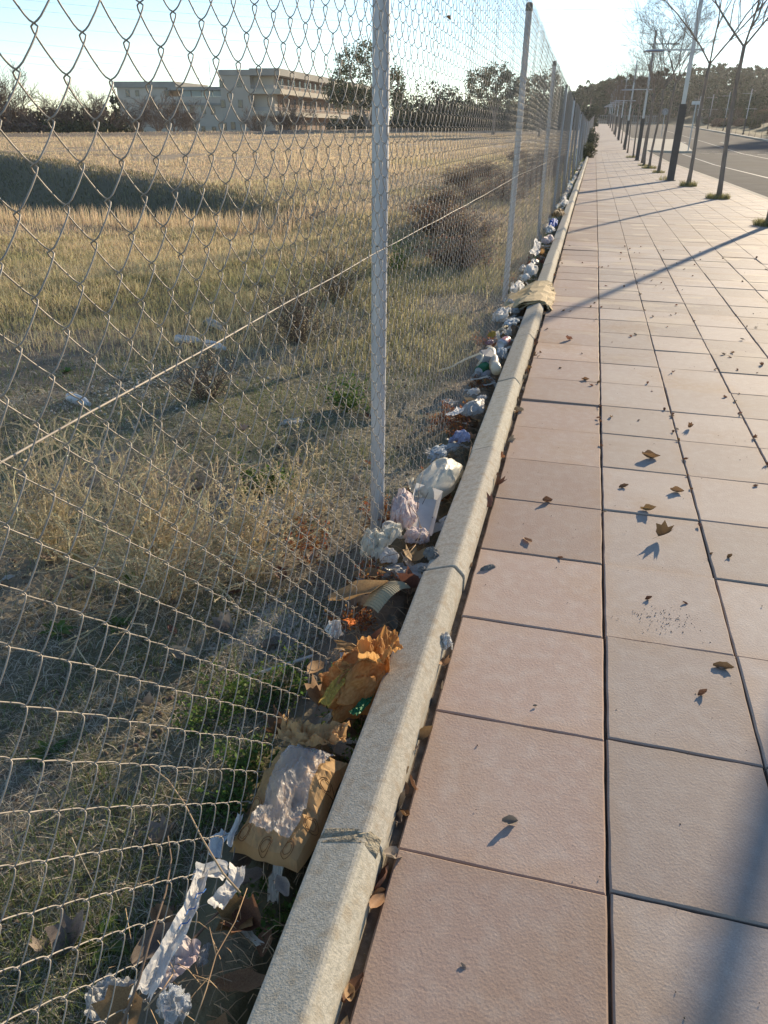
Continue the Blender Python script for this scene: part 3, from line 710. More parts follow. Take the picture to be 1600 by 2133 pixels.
for (wx, wz, Yk) in ((266, 194, 165), (286, 195, 165), (348, 195, 165), (400, 230, 163), (424, 230, 163), (444, 231, 163), (424, 270, 163), (446, 271, 163), (330, 225, 165), (300, 262, 165), (405, 270, 163)):
    p = atY(wx, wz, Yk); window(p[0], Yk-.03, p[2])
MB().tube([(-80.5, 166, 8.4), (-80.5, 166, 13.2)], .06, 5).ob('antenna', M['rail'], bl)
pv = empty('pavilion', (0, 0, 0), 0, 'small pale rooftop pavilion with a pergola at the right end of the building', 'building')
MB().box((-52.6, 215, -1), (-49.3, 219, 3.7)).box((-52.7, 214.6, 3.702), (-48.6, 219.3, 4.6)).box((-52.6, 215.6, 4.602), (-50.8, 219, 9.4)).ob('wall', M['band'], pv)
mb = MB()
for k in range(6): mb.box((-50.7+k*.38, 215.2, 4.6), (-50.62+k*.38, 215.3, 7.3))
mb.box((-50.8, 215.1, 7.3), (-48.6, 215.4, 7.5)); mb.ob('pergola', M['rail'], pv)

# ------------------------------------------------------------------ wooded hill: pines one by one
pine_t = []
for i in range(4):
    bl_ = [(0, 0, 5.2, 2.3, 2.3, 1.6), (.8, .4, 6.6, 1.7, 1.6, 1.2), (-.9, -.3, 6.0, 1.6, 1.8, 1.3), (.2, 0, 3.4, 2.4, 2.4, 1.3), (-.3, .2, 1.7, 2.3, 2.3, 1.3)]
    pine_t.append((leaf_cloud(80+i, [(a+random.uniform(-.4, .4), b+random.uniform(-.4, .4), c_+random.uniform(-.4, .4), d, e, f_) for a, b, c_, d, e, f_ in bl_], 1100, .34, M['pine']),
                   MB().tube([(0, 0, -.5), (.1, 0, 3), (0, 0, 6)], [.17, .13, .05], 5, False).me('trunk', M['bark'])))
r = random.Random(4); cnt = 0
for row in range(9):
    Y = 232+row*13
    n = 26
    for k in range(n):
        X = -18+(k+r.uniform(-.4, .4))*(4.1+row*.22)
        y = Y+r.uniform(-5, 5); z = T(X, y)
        if X/y > .26: continue
        c_, t_ = pine_t[r.randrange(4)]
        t = empty('pine_tree', (X, y, z-.2), r.random()*6, 'dark pine in the wood covering the hill at the end of the road', 'tree', 'pines on the hill')
        s = r.uniform(.75, 1.15); t.scale = (s, s, s*r.uniform(.9, 1.15)); tag(ob('crown', c_, t), kind='stuff'); ob('trunk', t_, t); cnt += 1
for k in range(34):
    y = r.uniform(165, 232); X = r.uniform(23, 54)
    if X/y > .25: continue
    c_, t_ = pine_t[r.randrange(4)]
    t = empty('pine_tree', (X, y, T(X, y)-.5), r.random()*6, 'pine at the foot of the hill across the road, lower than the wood behind', 'tree', 'pines across the road')
    s = r.uniform(.45, .75); t.scale = (s, s, s); tag(ob('crown', c_, t), kind='stuff'); ob('trunk', t_, t)
for k in range(58):  # pines out of view, added to cast shade over the far road
    X = r.uniform(48, 95); y = r.uniform(150, 225)
    if X/y < .29: continue
    c_, t_ = pine_t[r.randrange(4)]
    t = empty('pine_tree', (X, y, T(X, y)-.5), r.random()*6, 'tall pine out of view on the rise right of the road, added for its shade', 'tree', 'unseen pines right of the road')
    s = r.uniform(1.0, 1.4); t.scale = (s, s, s); tag(ob('crown', c_, t), kind='stuff'); ob('trunk', t_, t)
# shrubs on the bank across the road
for i in range(60):
    Y = r.uniform(100, 200); X = 19.5+r.uniform(0, 16)
    t = empty('shrub', (X, Y, T(X, Y)-.1), r.random()*6, 'low scrubby bush on the bank across the road', 'bush', 'bushes across the road'); s = r.uniform(.25, .5); t.scale = (s, s, s); tag(ob('crown', bush_me[(0, 2, 1)[i % 3]], t), kind='stuff')
# shrubs where the fence meets the far end of the pavement
for i, (px_, py, Y, s) in enumerate([(1229, 302, 47, .30), (1238, 285, 66, .36), (1241, 278, 80, .42)]):
    p = atY(px_, py, Y); t = empty('shrub', (-.55, Y, float(G(Y))-.05), 0, ['round green shrub poking out at the foot of the fence', 'green shrub behind the round one at the fence', 'farthest green shrub along the fence'][i], 'shrub'); t.scale = (s*.45, s*.6, s*.7); tag(ob('crown', bush_me[2 if i == 0 else 1], t), kind='stuff')
# low fence across the end of the pavement
ef = empty('end_fence', (0, 0, 0), 0, 'low dark fence across the far end of the sidewalk', 'fence')
for k in range(30): MB().box((-1+k*.45, 192, 2.4), (-.93+k*.45, 192.05, 4.3)).ob('picket', M['rail'], ef)
for z in (2.9, 4.1): MB().box((-1, 191.95, z), (12.5, 191.99, z+.06)).ob('rail', M['rail'], ef)

# ------------------------------------------------------------------ power lines
M['cable'] = material('cable', (.40, .45, .52), rough=.6)
for i, (z, Y0_, sl) in enumerate([(52, 330, 0), (47.5, 330, 0), (44, 330, 0), (38.5, 330, 0), (32, 345, 0), (27, 345, 0), (24, 345, 0)]):
    pts = []
    for k in range(41):
        u = k/40; X = -340+u*520; pts.append((X, Y0_+u*30, z*(1.05-.25*u)+14*(2*u-1)**2-5))
    tag(MB().tube(pts, .045, 4, False).ob('power_line', M['cable']), 'thin overhead power line crossing the sky behind the fence', 'power line', 'power lines across the sky')

# ------------------------------------------------------------------ grass and weeds behind the fence
def blades(name, P, h, w, mat, lean=.35, flat=0.0, parent=None, label=None, seed=0, bend=.5):
    r = np.random.default_rng(seed+100); n = len(P); a = r.uniform(0, 2*PI, n)
    d = np.stack([np.cos(a), np.sin(a), np.zeros(n)], 1); s = np.stack([-np.sin(a), np.cos(a), np.zeros(n)], 1)
    s2 = s*np.cos(r.uniform(0, PI, n))[:, None]+d*np.sin(r.uniform(0, PI, n))[:, None]
    s2[:, 2] += r.uniform(-.3, .3, n)
    L_ = (np.abs(r.normal(0, 1, n))*lean)[:, None]+flat; H = (h*r.uniform(.5, 1.25, n))[:, None]; Wd = (w*r.uniform(.7, 1.3, n))[:, None]*.5
    up = np.array([0, 0, 1.0]); vert = 1/np.sqrt(1+L_**2)
    m = P+up*H*.55*vert+d*H*.55*L_*vert*.7; t = P+up*H*vert*(1-bend*.3)+d*H*L_*vert*(1+bend)
    v = np.stack([P-s2*Wd, P+s2*Wd, m-s2*Wd*.8, m+s2*Wd*.8, t], 1).reshape(-1, 3)
    b = np.arange(n)[:, None]*5
    f = np.concatenate([b+[0, 1, 3], b+[0, 3, 2], b+[2, 3, 4]], 1).reshape(-1, 3)
    o = ob(name, mesh(name, v, f, mat), parent); tag(o, label, 'grass', None, 'stuff'); return o
def sample(n, r0, r1, a0=-44, a1=-1.0, seed=0, gam=0.0):
    r = np.random.default_rng(seed); az = np.radians(r.uniform(a0, a1, n)); rr = r0*(r1/r0)**(r.uniform(0, 1, n)**(1+gam))
    x = CAM[0]+rr*np.sin(az); y = CAM[1]+rr*np.cos(az); k = (x < -.80); return x[k], y[k], rr[k]
def P3(x, y, k): 
    x, y = x[k], y[k]; return np.stack([x, y, terrain(x, y)-.004], 1)
M['g_green'] = material('green_grass', (.14, .175, .06), rough=.7, trans=.4, island=.45)
M['g_mid'] = material('mid_green_grass', (.34, .31, .16), rough=.7, trans=.5, island=.45)
M['g_grey'] = material('grey_dry_litter', (.50, .45, .35), rough=.85, trans=.3, island=.4)
M['g_yellow'] = material('yellow_green_grass', (.54, .45, .26), rough=.75, trans=.4, island=.4)
M['g_dry'] = material('dry_grass', (.62, .48, .30), rough=.8, trans=.4, island=.35)
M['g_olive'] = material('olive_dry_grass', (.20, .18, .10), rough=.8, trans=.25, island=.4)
M['brown_leaf'] = material('brown_leaf', (.30, .185, .105), rough=.8, trans=.3, island=.5)
M['g_rust'] = material('rust_weed', (.33, .13, .045), rough=.8, trans=.35, island=.4)
def pixw(rr, k, f=.00055): return np.maximum(.0018, rr[k]*f)
x, y, rr = sample(130000, .7, 9, -85, -1, seed=1); nn = fbm(x, y, 2.2, 3, 41); k = RNG.random(len(x)) < .45+.55*(nn > .47)
blades('dry_litter', P3(x, y, k), .055, pixw(rr, k, .0007), M['g_grey'], .8, .9, label='flattened grey dry stalks covering the ground behind the fence', seed=1)
x, y, rr = sample(160000, .7, 11, -85, -1, seed=2); nn = fbm(x, y, 1.4, 4, 42); k = RNG.random(len(x)) < (.12+.7*(nn > .5))*np.where(rr < 3.2, .55, 1)
blades('green_grass', P3(x, y, k), .06, pixw(rr, k), M['g_green'], .7, label='short green grass in patches behind the fence', seed=2)
x, y, rr = sample(105000, 4.5, 13, -44, -2.5, seed=3); nn = fbm(x, y, .8, 3, 43); k = (y < 11.6) & (nn > .36) & (RNG.random(len(x)) < sst(y, 1.6+3.0*fbm(x, y, 1.1, 3, 71), 5.5)*(.12+.88*sst(-x, 1.4, 3.4)))
blades('yellow_grass', P3(x, y, k), .13, pixw(rr, k, .0006), M['g_yellow'], .55, label='yellow green grass on the sunlit strip beyond the mound', seed=3)
k = (y < 11.6) & (nn < .52) & (RNG.random(len(x)) < sst(y, 2.2, 6))
blades('green_clumps', P3(x, y, k), .10, pixw(rr, k, .0006), M['g_mid'], .5, label='greener grass clumps among the yellow grass', seed=4)
x, y, rr = sample(66000, 8, 20, -44, -4, seed=5); k = (y > 7.4) & (y < 12.2+.5*np.sin(x)) & (RNG.random(len(x)) < .6)
blades('dry_grass_band', P3(x, y, k), .12, pixw(rr, k, .0006), M['g_dry'], .4, label='pale pinkish dry grass along the edge of the hollow', seed=5)
k2 = (y > 10.3) & (y < 11.8) & (x < -4.6) & (RNG.random(len(x)) < .55)
blades('tall_dry_stalks', P3(x, y, k2), .32, pixw(rr, k2, .0005), M['g_dry'], .12, label='tall pale dry stalks standing before the shaded hollow', seed=6)
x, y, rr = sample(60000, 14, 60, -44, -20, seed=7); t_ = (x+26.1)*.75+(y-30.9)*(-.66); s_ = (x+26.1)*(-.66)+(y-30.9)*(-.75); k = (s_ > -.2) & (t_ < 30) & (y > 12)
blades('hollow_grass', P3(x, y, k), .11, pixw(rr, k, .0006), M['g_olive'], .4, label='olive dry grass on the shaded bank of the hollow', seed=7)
x, y, rr = sample(190000, 9, 118, -44, -1, seed=8, gam=-.25); t_ = (x+26.1)*.75+(y-30.9)*(-.66); s_ = (x+26.1)*(-.66)+(y-30.9)*(-.75)
rdv = (y-(150+2.5*(x+20)))/2.69
nn = fbm(x, y*.4, .3, 4, 44); k = (s_ < .3) & (y > 11.5) & (rdv < 1.0) & (nn > .36)
blades('field_grass', P3(x, y, k), .07, pixw(rr, k, .0007), M['g_dry'], .6, label='straw coloured short grass over the open field', seed=8)
k = (s_ < .3) & (y > 9) & (y < 40) & (x > -9) & (nn < .5)
blades('field_green_grass', P3(x, y, k), .11, pixw(rr, k, .0007), M['g_yellow'], .5, label='greenish grass between the field and the fence', seed=9)
x, y, rr = sample(22000, 18, 110, -44, -10, seed=10); nn = fbm(x, y, .5, 2, 45); k = (s_[:0].size == 0) & (nn > .64) & (((x+26.1)*(-.66)+(y-30.9)*(-.75)) < -.4) & (y > 20) & ((y-(150+2.5*(x+20)))/2.69 < 0)
blades('tussocks', P3(x, y, k), .32, pixw(rr, k, .0007), M['g_dry'], .45, label='taller straw tussocks dotted over the field', seed=10)
# grass far along the fence and in the channel
r = np.random.default_rng(3); yy = 6+r.uniform(0, 1, 9000)**1.6*70; xx = -.57-r.uniform(0, 1, 9000)*.9; k = r.random(9000) < .75
Pk = np.stack([xx, yy, np.array(terrain(xx, yy))], 1)[k]
blades('verge_grass', Pk, .09, np.maximum(.003, yy[k]*.0006), M['g_green'], .6, label='green weeds growing between the kerb and the fence', seed=11)

# weeds / shrubs made of stems
def stem_plant(name, loc, n, h, spread, rad, mat, label, cat, leaf=None, nleaf=0, lsize=.01, seed=0, curl=.5, side=3, group=None, spikes=0, sides=3, arch=.4, lmat=None):
    r = random.Random(seed); mb = MB(); lf = MB(); root = empty(name, loc, 0, label, cat, group)
    for i in range(n):
        a = r.uniform(0, 2*PI); s = spread*abs(r.gauss(0, .6))+.05; H = h*r.uniform(.45, 1.1)
        p = Vector((r.gauss(0, .03), r.gauss(0, .03), 0)); d = Vector((math.cos(a)*s, math.sin(a)*s, 1)).normalized(); pts = [p.copy()]; m = 7
        for k in range(m):
            d = (d+Vector((r.gauss(0, .10*curl*2), r.gauss(0, .10*curl*2), -arch*.16*s))).normalized(); p = p+d*(H/m); pts.append(p.copy())
        mb.tube(pts, [rad*(1-.7*k/m) for k in range(m+1)], sides, False)
        for q in range(side):
            k = r.randint(2, m-1); b = pts[k]; dd = (d+Vector((r.gauss(0, .9), r.gauss(0, .9), r.gauss(.1, .5)))).normalized(); L_ = H*r.uniform(.12, .34)
            sp_ = [b.copy()]; e = b.copy()
            for j in range(4): dd = (dd+Vector((r.gauss(0, .3*curl), r.gauss(0, .3*curl), r.gauss(.05, .3*curl)))).normalized(); e = e+dd*L_/4; sp_.append(e.copy())
            mb.tube(sp_, [rad*.6*(1+(.9 if spikes and j > 0 else 0)) for j in range(5)], sides, False)
            if spikes:
                for j in range(spikes):
                    u = r.uniform(.2, 1)*4; jj = min(3, int(u)); c_ = sp_[jj].lerp(sp_[jj+1], u-jj); o_ = Vector((r.gauss(0, 1), r.gauss(0, 1), r.gauss(0, 1))).normalized()*rad*5
                    t_ = o_.cross(Vector((.3, .8, .5))).normalized()*rad*1.6
                    mb.add([c_-t_, c_+t_, c_+o_], [(0, 1, 2)])
            for j in range(nleaf):
                c_ = sp_[r.randint(1, 4)]+Vector((r.gauss(0, 1), r.gauss(0, 1), r.gauss(0, 1)))*lsize*.5; u_ = Vector((r.gauss(0, 1), r.gauss(0, 1), r.gauss(0, .7))).normalized(); v_ = u_.cross(Vector((r.gauss(0, 1), r.gauss(0, 1), 1))).normalized()
                z = lsize*r.uniform(.6, 1.4); lf.add([c_, c_+u_*z*.5+v_*z*.3, c_+u_*z, c_+u_*z*.5-v_*z*.3], [(0, 1, 2, 3)])
    tag(mb.ob('stems', mat, root), kind='stuff')
    if lf.v: tag(lf.ob('leaves', lmat or leaf, root), kind='stuff')
    return root
for i, (a, b, n, h, sp, lb) in enumerate([(330, 1270, 120, .60, 1.2, 'big tangled straw coloured weed sprawling behind the near mesh'), (120, 1180, 90, .58, 1.3, 'straw weed at the left edge behind the mesh, left of the largest one'),
        (520, 1230, 55, .48, 1.1, 'sparser straw weed between the big tangled one and the near post'), (620, 1120, 26, .36, .8, 'few thin straw stalks just left of the near post')]):
    p = at(a, b, -.16); stem_plant('straw_weed', (p[0], p[1], T(p[0], p[1])), n, h, sp, .0016, M['straw'], lb, 'weed', seed=200+i, curl=.8, side=5, spikes=16)
for i, (a, b, n, h, lb) in enumerate([(620, 720, 70, .55, 'pale brown twiggy shrub left of the near post beside the tension wire'), (700, 640, 60, .5, 'brown twiggy shrub touching the near post on its left'), (430, 860, 40, .35, 'low dead brown shrub on the soil mound')]):
    p = at(a, b, -.16); stem_plant('dry_shrub', (p[0], p[1], T(p[0], p[1])), n, h, 1.1, .0028, M['twig'], lb, 'shrub', M['g_dry'], 2, .012, 220+i, 1.0, 6)
stem_r = [stem_plant('rust_shrub', (-1.5, 7.5, T(-1.5, 7.5)), 75, .5, .8, .0035, M['twig'], 'rust brown dry shrub behind the fence right of the near post, first of its row', 'shrub', M['brown_leaf'], 6, .03, 240, 1.0, 6, group='rust brown shrubs along the fence'),
          stem_plant('rust_shrub', (-1.7, 9.2, T(-1.7, 9.2)), 75, .55, .8, .0035, M['twig'], 'rust brown dry shrub behind the fence, second of its row', 'shrub', M['brown_leaf'], 6, .03, 241, 1.0, 6, group='rust brown shrubs along the fence')]
rs = random.Random(9)
for o in stem_r: o.scale = (1.5, 1.4, .75)
for i in range(22):
    y = 10+i*1.35+rs.uniform(-.5, .5); x = -1.9-rs.uniform(-.4, 1.4)
    src = stem_r[i % 2]; o = src.copy(); COL.objects.link(o); o.location = (x, y, T(x, y)); o.rotation_euler = (0, 0, rs.random()*6); s = rs.uniform(.8, 1.25); o.scale = (s*1.4, s*1.5, s*.75)
    o['label'] = 'rust brown dry shrub far along the row behind the fence'
    for ch in src.children: c_ = ch.copy(); COL.objects.link(c_); c_.parent = o
# green leafy weeds
for i, (a, b, z, n, h, sp, lb) in enumerate([(600, 1440, -.10, 34, .12, 1.6, 'feathery green weed left of the orange paper bag'), (500, 1470, -.12, 30, .11, 1.8, 'feathery green weed behind the lowest wires left of the paper bag'), (520, 1600, -.09, 34, .12, 1.6, 'feathery green weed at the upper left corner of the kraft packet'),
        (700, 1580, -.05, 12, .09, 1.2, 'small green weed between the packet and the kerb'), (720, 1500, -.05, 10, .07, 1.2, 'tiny green weed under the orange bag at the kerb'), (470, 1680, -.11, 26, .10, 1.7, 'feathery green weed left of the packet'),
        (440, 1520, -.12, 30, .10, 1.8, 'low green weed patch in the shade behind the wires'), (590, 1890, -.06, 12, .06, 1.4, 'little green weed in the gap below the packet'), (560, 1030, -.13, 30, .16, 1.2, 'green grassy weed left of the foot of the near post'),
        (830, 560, -.1, 40, .35, .8, 'green leafy weed just right of the near post by the tension wire'), (720, 860, -.14, 26, .2, 1.1, 'green weed behind the near post, at half height')]):
    p = at(a, b, z); stem_plant('green_weed', (p[0], p[1], T(p[0], p[1]) if z < -.07 else z-.03), n, h, sp, .0009, M['g_green'], lb, 'weed', M['weed'], 5, .011 if h < .15 else .02, 260+i, .8, 5, arch=.8)
def broad(loc, n, L_, seed, label):
    r = random.Random(seed); mb = MB()
    for i in range(n):
        a = 2*PI*i/n+r.uniform(-.3, .3); l = L_*r.uniform(.6, 1.1); d = Vector((math.cos(a), math.sin(a), 0)); s = Vector((-d.y, d.x, 0)); el = r.uniform(.3, .9); v = []
        for k in range(5):
            t = k/4; c_ = d*l*t*math.cos(el*(1-t*.6))+Vector((0, 0, l*t*math.sin(el)*(1-.5*t))); w = l*.16*math.sin(PI*min(1, .12+t*.88))+.001; v += [c_-s*w+Vector((0, 0, w*.4)), c_, c_+s*w+Vector((0, 0, w*.4))]
        mb.add(v, [q for k in range(4) for q in ((3*k, 3*k+1, 3*k+4, 3*k+3), (3*k+1, 3*k+2, 3*k+5, 3*k+4))])
    t = empty('broadleaf_weed', loc, 0, label, 'weed'); mb.ob('leaves', M['weed'], t, True)
for i, (a, b, lb) in enumerate([(130, 1350, 'broad leaved green weed rosette low at the left, under the straw weed'), (280, 1240, 'bright green rosette in the middle of the straw weed'), (340, 1235, 'bright green rosette right of another inside the straw weed'), (230, 2000, 'green rosette in the shade behind the lowest wires'), (250, 1330, 'dim green rosette below the tangled weed'), (140, 770, 'green rosette far left beyond the mound'), (110, 1600, 'pale green rosette at lower left')]):
    p = at(a, b, -.16); broad((p[0], p[1], T(p[0], p[1])), 12, .058, 300+i, lb)
# grass tufts at the foot of the trees
M['tuft'] = material('tuft_grass', (.27, .25, .11), rough=.75, trans=.4, island=.4)
for i, (x, y, n, rad, h, lb) in enumerate([(2.49, 11.97, 1100, .22, .12, 'grass tuft at the foot of the right edge tree'), (2.465, 17.18, 800, .24, .13, 'grass tuft at the foot of the second tree from the right edge'), (2.30, 21.38, 500, .22, .16, 'grass tuft at the foot of the tree beside the nearest lamp'), (2.0, 24.2, 160, .25, .16, 'sparse weeds at the base of the nearest lamp'),
        (2.11, 29.2, 260, .22, .12, 'weedy tuft under the tree left of the nearest lamp'), (2.05, 33.2, 400, .3, .14, 'yellowish tuft under the thin tree before the second lamp'), (2.0, 36.2, 300, .25, .1, 'tuft under the tree close to the second lamp'), (2.0, 48, 350, .35, .14, 'far tuft just beyond the second lamp')]):
    r = np.random.default_rng(400+i); a = r.uniform(0, 6.28, n); q = rad*np.sqrt(r.random(n)); Pp = np.stack([q*np.cos(a), q*np.sin(a), np.zeros(n)], 1)
    o = blades('grass_tuft', Pp, h, np.full(n, .004+y*.00015), M['tuft'], .7, seed=400+i); o.location = (x, y, float(G(y))); del o['kind']; tag(o, lb, 'grass', 'grass tufts at the feet of trees and lamps')

# stones
ico_v = None
import bmesh
def ico(sub):
    b = bmesh.new(); bmesh.ops.create_icosphere(b, subdivisions=sub, radius=1); v = np.array([q.co[:] for q in b.verts]); f = np.array([[l.index for l in p.verts] for p in b.faces]); b.free(); return v, f
I1, F1 = ico(1); I2, F2 = ico(3); I3, F3 = ico(4)
def stones(name, P, s, mat, label, seed):
    r = np.random.default_rng(seed); n = len(P); sc = s*r.uniform(.4, 1.5, (n, 1, 1))*r.uniform(.6, 1.2, (n, 1, 3)); v = I1[None]*(1+r.normal(0, .14, (n, len(I1), 1)))*sc+P[:, None, :]
    f = F1[None]+np.arange(n)[:, None, None]*len(I1); tag(ob(name, mesh(name, v.reshape(-1, 3), f.reshape(-1, 3), mat)), label, 'gravel', None, 'stuff')
M['pebble'] = material('pebbles', (.42, .38, .32), rough=.9, island=.35); M['soil_bit'] = material('soil_bits', (.16, .12, .085), rough=.95, island=.4)
r = np.random.default_rng(8)
def patch(a, b, sx, sy, n): p = at(a, b, -.14); x = p[0]+r.normal(0, sx, n); y = p[1]+r.normal(0, sy, n); return np.stack([x, y, terrain(x, y)+.002], 1)
stones('gravel', np.concatenate([patch(560, 1330, .05, .07, 1400), patch(530, 1320, .09, .10, 500), patch(620, 1300, .05, .08, 250)]), .0056, M['pebble'], 'pale gravel spilled behind the fence left of the tissue', 1)
x, y, rr = sample(9000, .8, 12, -85, -1, seed=12); stones('soil_crumbs', np.stack([x, y, terrain(x, y)], 1), .007, M['soil_bit'], 'crumbs of soil and small stones on the ground behind the fence', 2)
stones('mound_gravel', np.concatenate([patch(560, 1080, .10, .10, 900), patch(330, 800, .3, .5, 900)]), .007, M['pebble'], 'stony earth on the little mound behind the near weeds', 3)

# ------------------------------------------------------------------ dry leaves
M['leaf'] = material('dry_leaf', (.23, .125, .068), (.14, .08, .045), 40, .7, trans=.25, objrand=.4)
M['leaf_tan'] = material('tan_leaf', (.40, .25, .13), (.29, .17, .09), 40, .7, trans=.35, objrand=.2)
M['leaf_grey'] = material('grey_leaf', (.30, .25, .20), (.22, .18, .14), 40, .8, trans=.15, objrand=.3)
def leaf_oval(seed, curl, mat, L_=1.0):
    r = random.Random(seed); v = []; n = 7
    for i in range(n):
        t = i/(n-1); w = .23*math.sin(PI*min(1, .06+t*.94))**.8+.012; a = curl*(t-.45); z = .5*curl*(t-.5)**2
        for s in (-1, -.5, 0, .5, 1): v.append(((t-.5)*L_+0*a, s*w*L_+r.gauss(0, .012), (z+abs(s)**1.5*w*r.uniform(.5, 1.0)*abs(curl)+r.gauss(0, .01))*L_))
    f = [(5*i+k, 5*i+k+1, 5*i+k+6, 5*i+k+5) for i in range(n-1) for k in range(4)]
    return mesh('leaf', v, f, mat, True)
def leaf_lobed(seed, curl, mat):
    r = random.Random(seed); out = []; lob = [(-150, .5), (-120, .48), (-95, .68), (-62, .56), (-40, .82), (-20, .66), (0, 1.0), (20, .66), (40, .82), (62, .56), (95, .68), (120, .48), (150, .5), (180, .40)]
    v = [(0, 0, 0)]
    for ring, k in ((.5, 1), (1.0, 1)):
        for a, q in lob:
            q2 = .3+(q-.3)*ring if ring < 1 else q; rr_ = q2*ring*.62; t = math.radians(a+r.gauss(0, 4)); x = rr_*math.cos(t); y = rr_*math.sin(t)
            v.append((x, y, curl*(abs(y)*.9)**1.3*1.9+curl*.9*x*x+r.gauss(0, .035)*ring))
    n = len(lob); f = [(0, 1+i, 1+(i+1) % n) for i in range(n)]+[(1+i, 1+n+i, 1+n+(i+1) % n, 1+(i+1) % n) for i in range(n)]
    b = len(v); v += [(-.14, -.008, .01), (-.55, -.006, .06), (-.55, .006, .06), (-.14, .008, .01)]; f.append((b, b+1, b+2, b+3))
    return mesh('leaf', v, f, mat, True)
LV = [leaf_oval(1, .9, M['leaf']), leaf_oval(2, 1.6, M['leaf']), leaf_oval(3, 1.2, M['leaf_grey']), leaf_lobed(4, .9, M['leaf']), leaf_lobed(5, 1.5, M['leaf']), leaf_lobed(6, .6, M['leaf_tan']), leaf_lobed(7, 1.2, M['leaf_grey']), leaf_oval(8, .7, M['leaf_tan'])]
def leaf(p, size, kind, rot, label, group=None, cat='leaf', rest=False):
    o = ob('dry_leaf', LV[kind], None, p, rot, size); tag(o, label, cat, group)
    if rest:
        R3 = o.rotation_euler.to_matrix(); lo = min((R3 @ q.co).z for q in LV[kind].vertices)*size; o.location.z = p[2]-.006-lo+.0005
    return o
rl = random.Random(21)
big = [(1355, 952, 34, 1, 'curled brown leaf with long shadow, uppermost of the larger ones on the tiles'), (1300, 1012, 20, 0, 'narrow dark leaf lying left of a curled one on the sidewalk'), (1410, 1022, 24, 1, 'upright orange edged leaf near the slanting tile joint'), (1352, 1062, 28, 4, 'curled leaf straddling a tile joint, above the darkest leaf'),
       (1380, 1115, 38, 3, 'large dark brown leaf with pale rim and forked shadow'), (1100, 1125, 26, 5, 'tan leaf standing on the red tiles with a long shadow'), (1138, 1042, 24, 4, 'curled grey brown leaf on a red tile joint'), (1168, 1160, 12, 0, 'tiny leaf on the red tiles below the tan one'), (1520, 1158, 15, 1, 'small curled leaf near the right edge of the photo'),
       (1352, 1245, 15, 1, 'small pale upright leaf with a thin pointed shadow'), (1428, 1254, 11, 0, 'tiny dark leaf right of the one with the pointed shadow'), (1508, 1388, 36, 0, 'rust edged leaf standing on its side with a broad shadow'), (1465, 1443, 22, 4, 'small cupped leaf below the rust edged one'), (965, 2010, 14, 2, 'small grey leaf near the bottom on a red tile'),
       (1060, 1708, 34, 2, 'thin twig like leaf in the middle of a red tile'), (1115, 1467, 9, 2, 'grey speck of leaf on the third red tile'), (1575, 1010, 13, 0, 'small leaf at the far right of the near tiles'), (1185, 706, 18, 4, 'curled leaf on the red tiles beside a twin with long shadow'), (1220, 790, 14, 1, 'leaf sitting on the dark joint between red and beige tiles')]
for (a, b, s, k, lb) in big:
    p = at(a, b, .006); leaf(p, px(p, s)*1.15, {4: 1, 5: 7}.get(k, k) if s < 36 else k, (rl.uniform(-.25, .45), rl.uniform(-.35, .35), rl.uniform(-1, 1)), lb, rest=True)
for i in range(175):
    Y = rl.uniform(1.2, 3.2) if i < 30 else 2.5+rl.random()**1.3*6.5; X = rl.uniform(-.38, 2.6)
    if i < 36: X = rl.choice((0, .338, .676, 1.014))+rl.gauss(0, .012)
    leaf((X, Y, .006), rl.uniform(.014, .034), rl.choice((0, 1, 2, 1, 1, 0, 4, 1)), (rl.uniform(-.5, .5), rl.uniform(-.4, .4), rl.uniform(0, 6.3)), 'small dry curled leaf scattered on the sidewalk tiles', 'dry leaves scattered on the sidewalk', rest=True)
for i in range(62):
    Y = -1.0+rl.random()**1.2*9; X = -.409+rl.gauss(0, .008)
    leaf((X, Y, rl.uniform(-.012, .010)), rl.uniform(.03, .065), rl.choice((0, 1, 2, 2, 6, 7, 4)), (rl.uniform(-1.2, 1.2), rl.uniform(-.6, .6), PI/2+rl.gauss(0, .6)), 'dry leaf caught in the gap between kerb and red tiles', 'dry leaves in the kerb gap')
for (a, b, s, k, lb) in [(845, 1615, 44, 1, 'long curved pale leaf bridging the kerb gap beside the cracked joint'), (862, 1560, 26, 2, 'oval grey leaf standing in the kerb gap'), (785, 1880, 46, 7, 'large folded tan leaf on the kerb gap near the bottom'), (925, 1385, 34, 5, 'star shaped tan leaf below the white wad'), (730, 2070, 40, 7, 'pale leaf standing in the gap at the bottom edge'), (985, 1130, 26, 5, 'tan leaf perched on the kerb edge above the cement lump')]:
    p = at(a, b, .01); leaf(p, px(p, s)*1.2, k, (rl.uniform(-.5, .5), .3, PI/2+rl.uniform(-.6, .6)), lb)
def channel_leaf(a, b, s, k, lb, z=-.02): p = at(a, b, z); leaf(p, px(p, s), k, (rl.uniform(-.5, .3), rl.uniform(-.4, .4), rl.uniform(0, 6)), lb)
channel_leaf(668, 1460, 100, 5, 'big brown lobed leaf left of the orange paper bag'); channel_leaf(655, 1395, 60, 7, 'pale upright leaf above the lobed one beside the orange bag', 0)
channel_leaf(265, 2100, 120, 5, 'bright orange dried leaf on the lowest wires at the bottom', .0); channel_leaf(860, 1165, 60, 5, 'tan leaf under the pinkish bag'); channel_leaf(770, 1200, 70, 7, 'large pale curled leaf right of the tall pod like leaf')
channel_leaf(750, 1240, 130, 7, 'tall pale pod like leaf leaning on the mesh below the cream bag', .0); channel_leaf(790, 1330, 60, 0, 'brown leaf above the orange bag'); channel_leaf(590, 1850, 60, 2, 'grey round leaf below the packet')
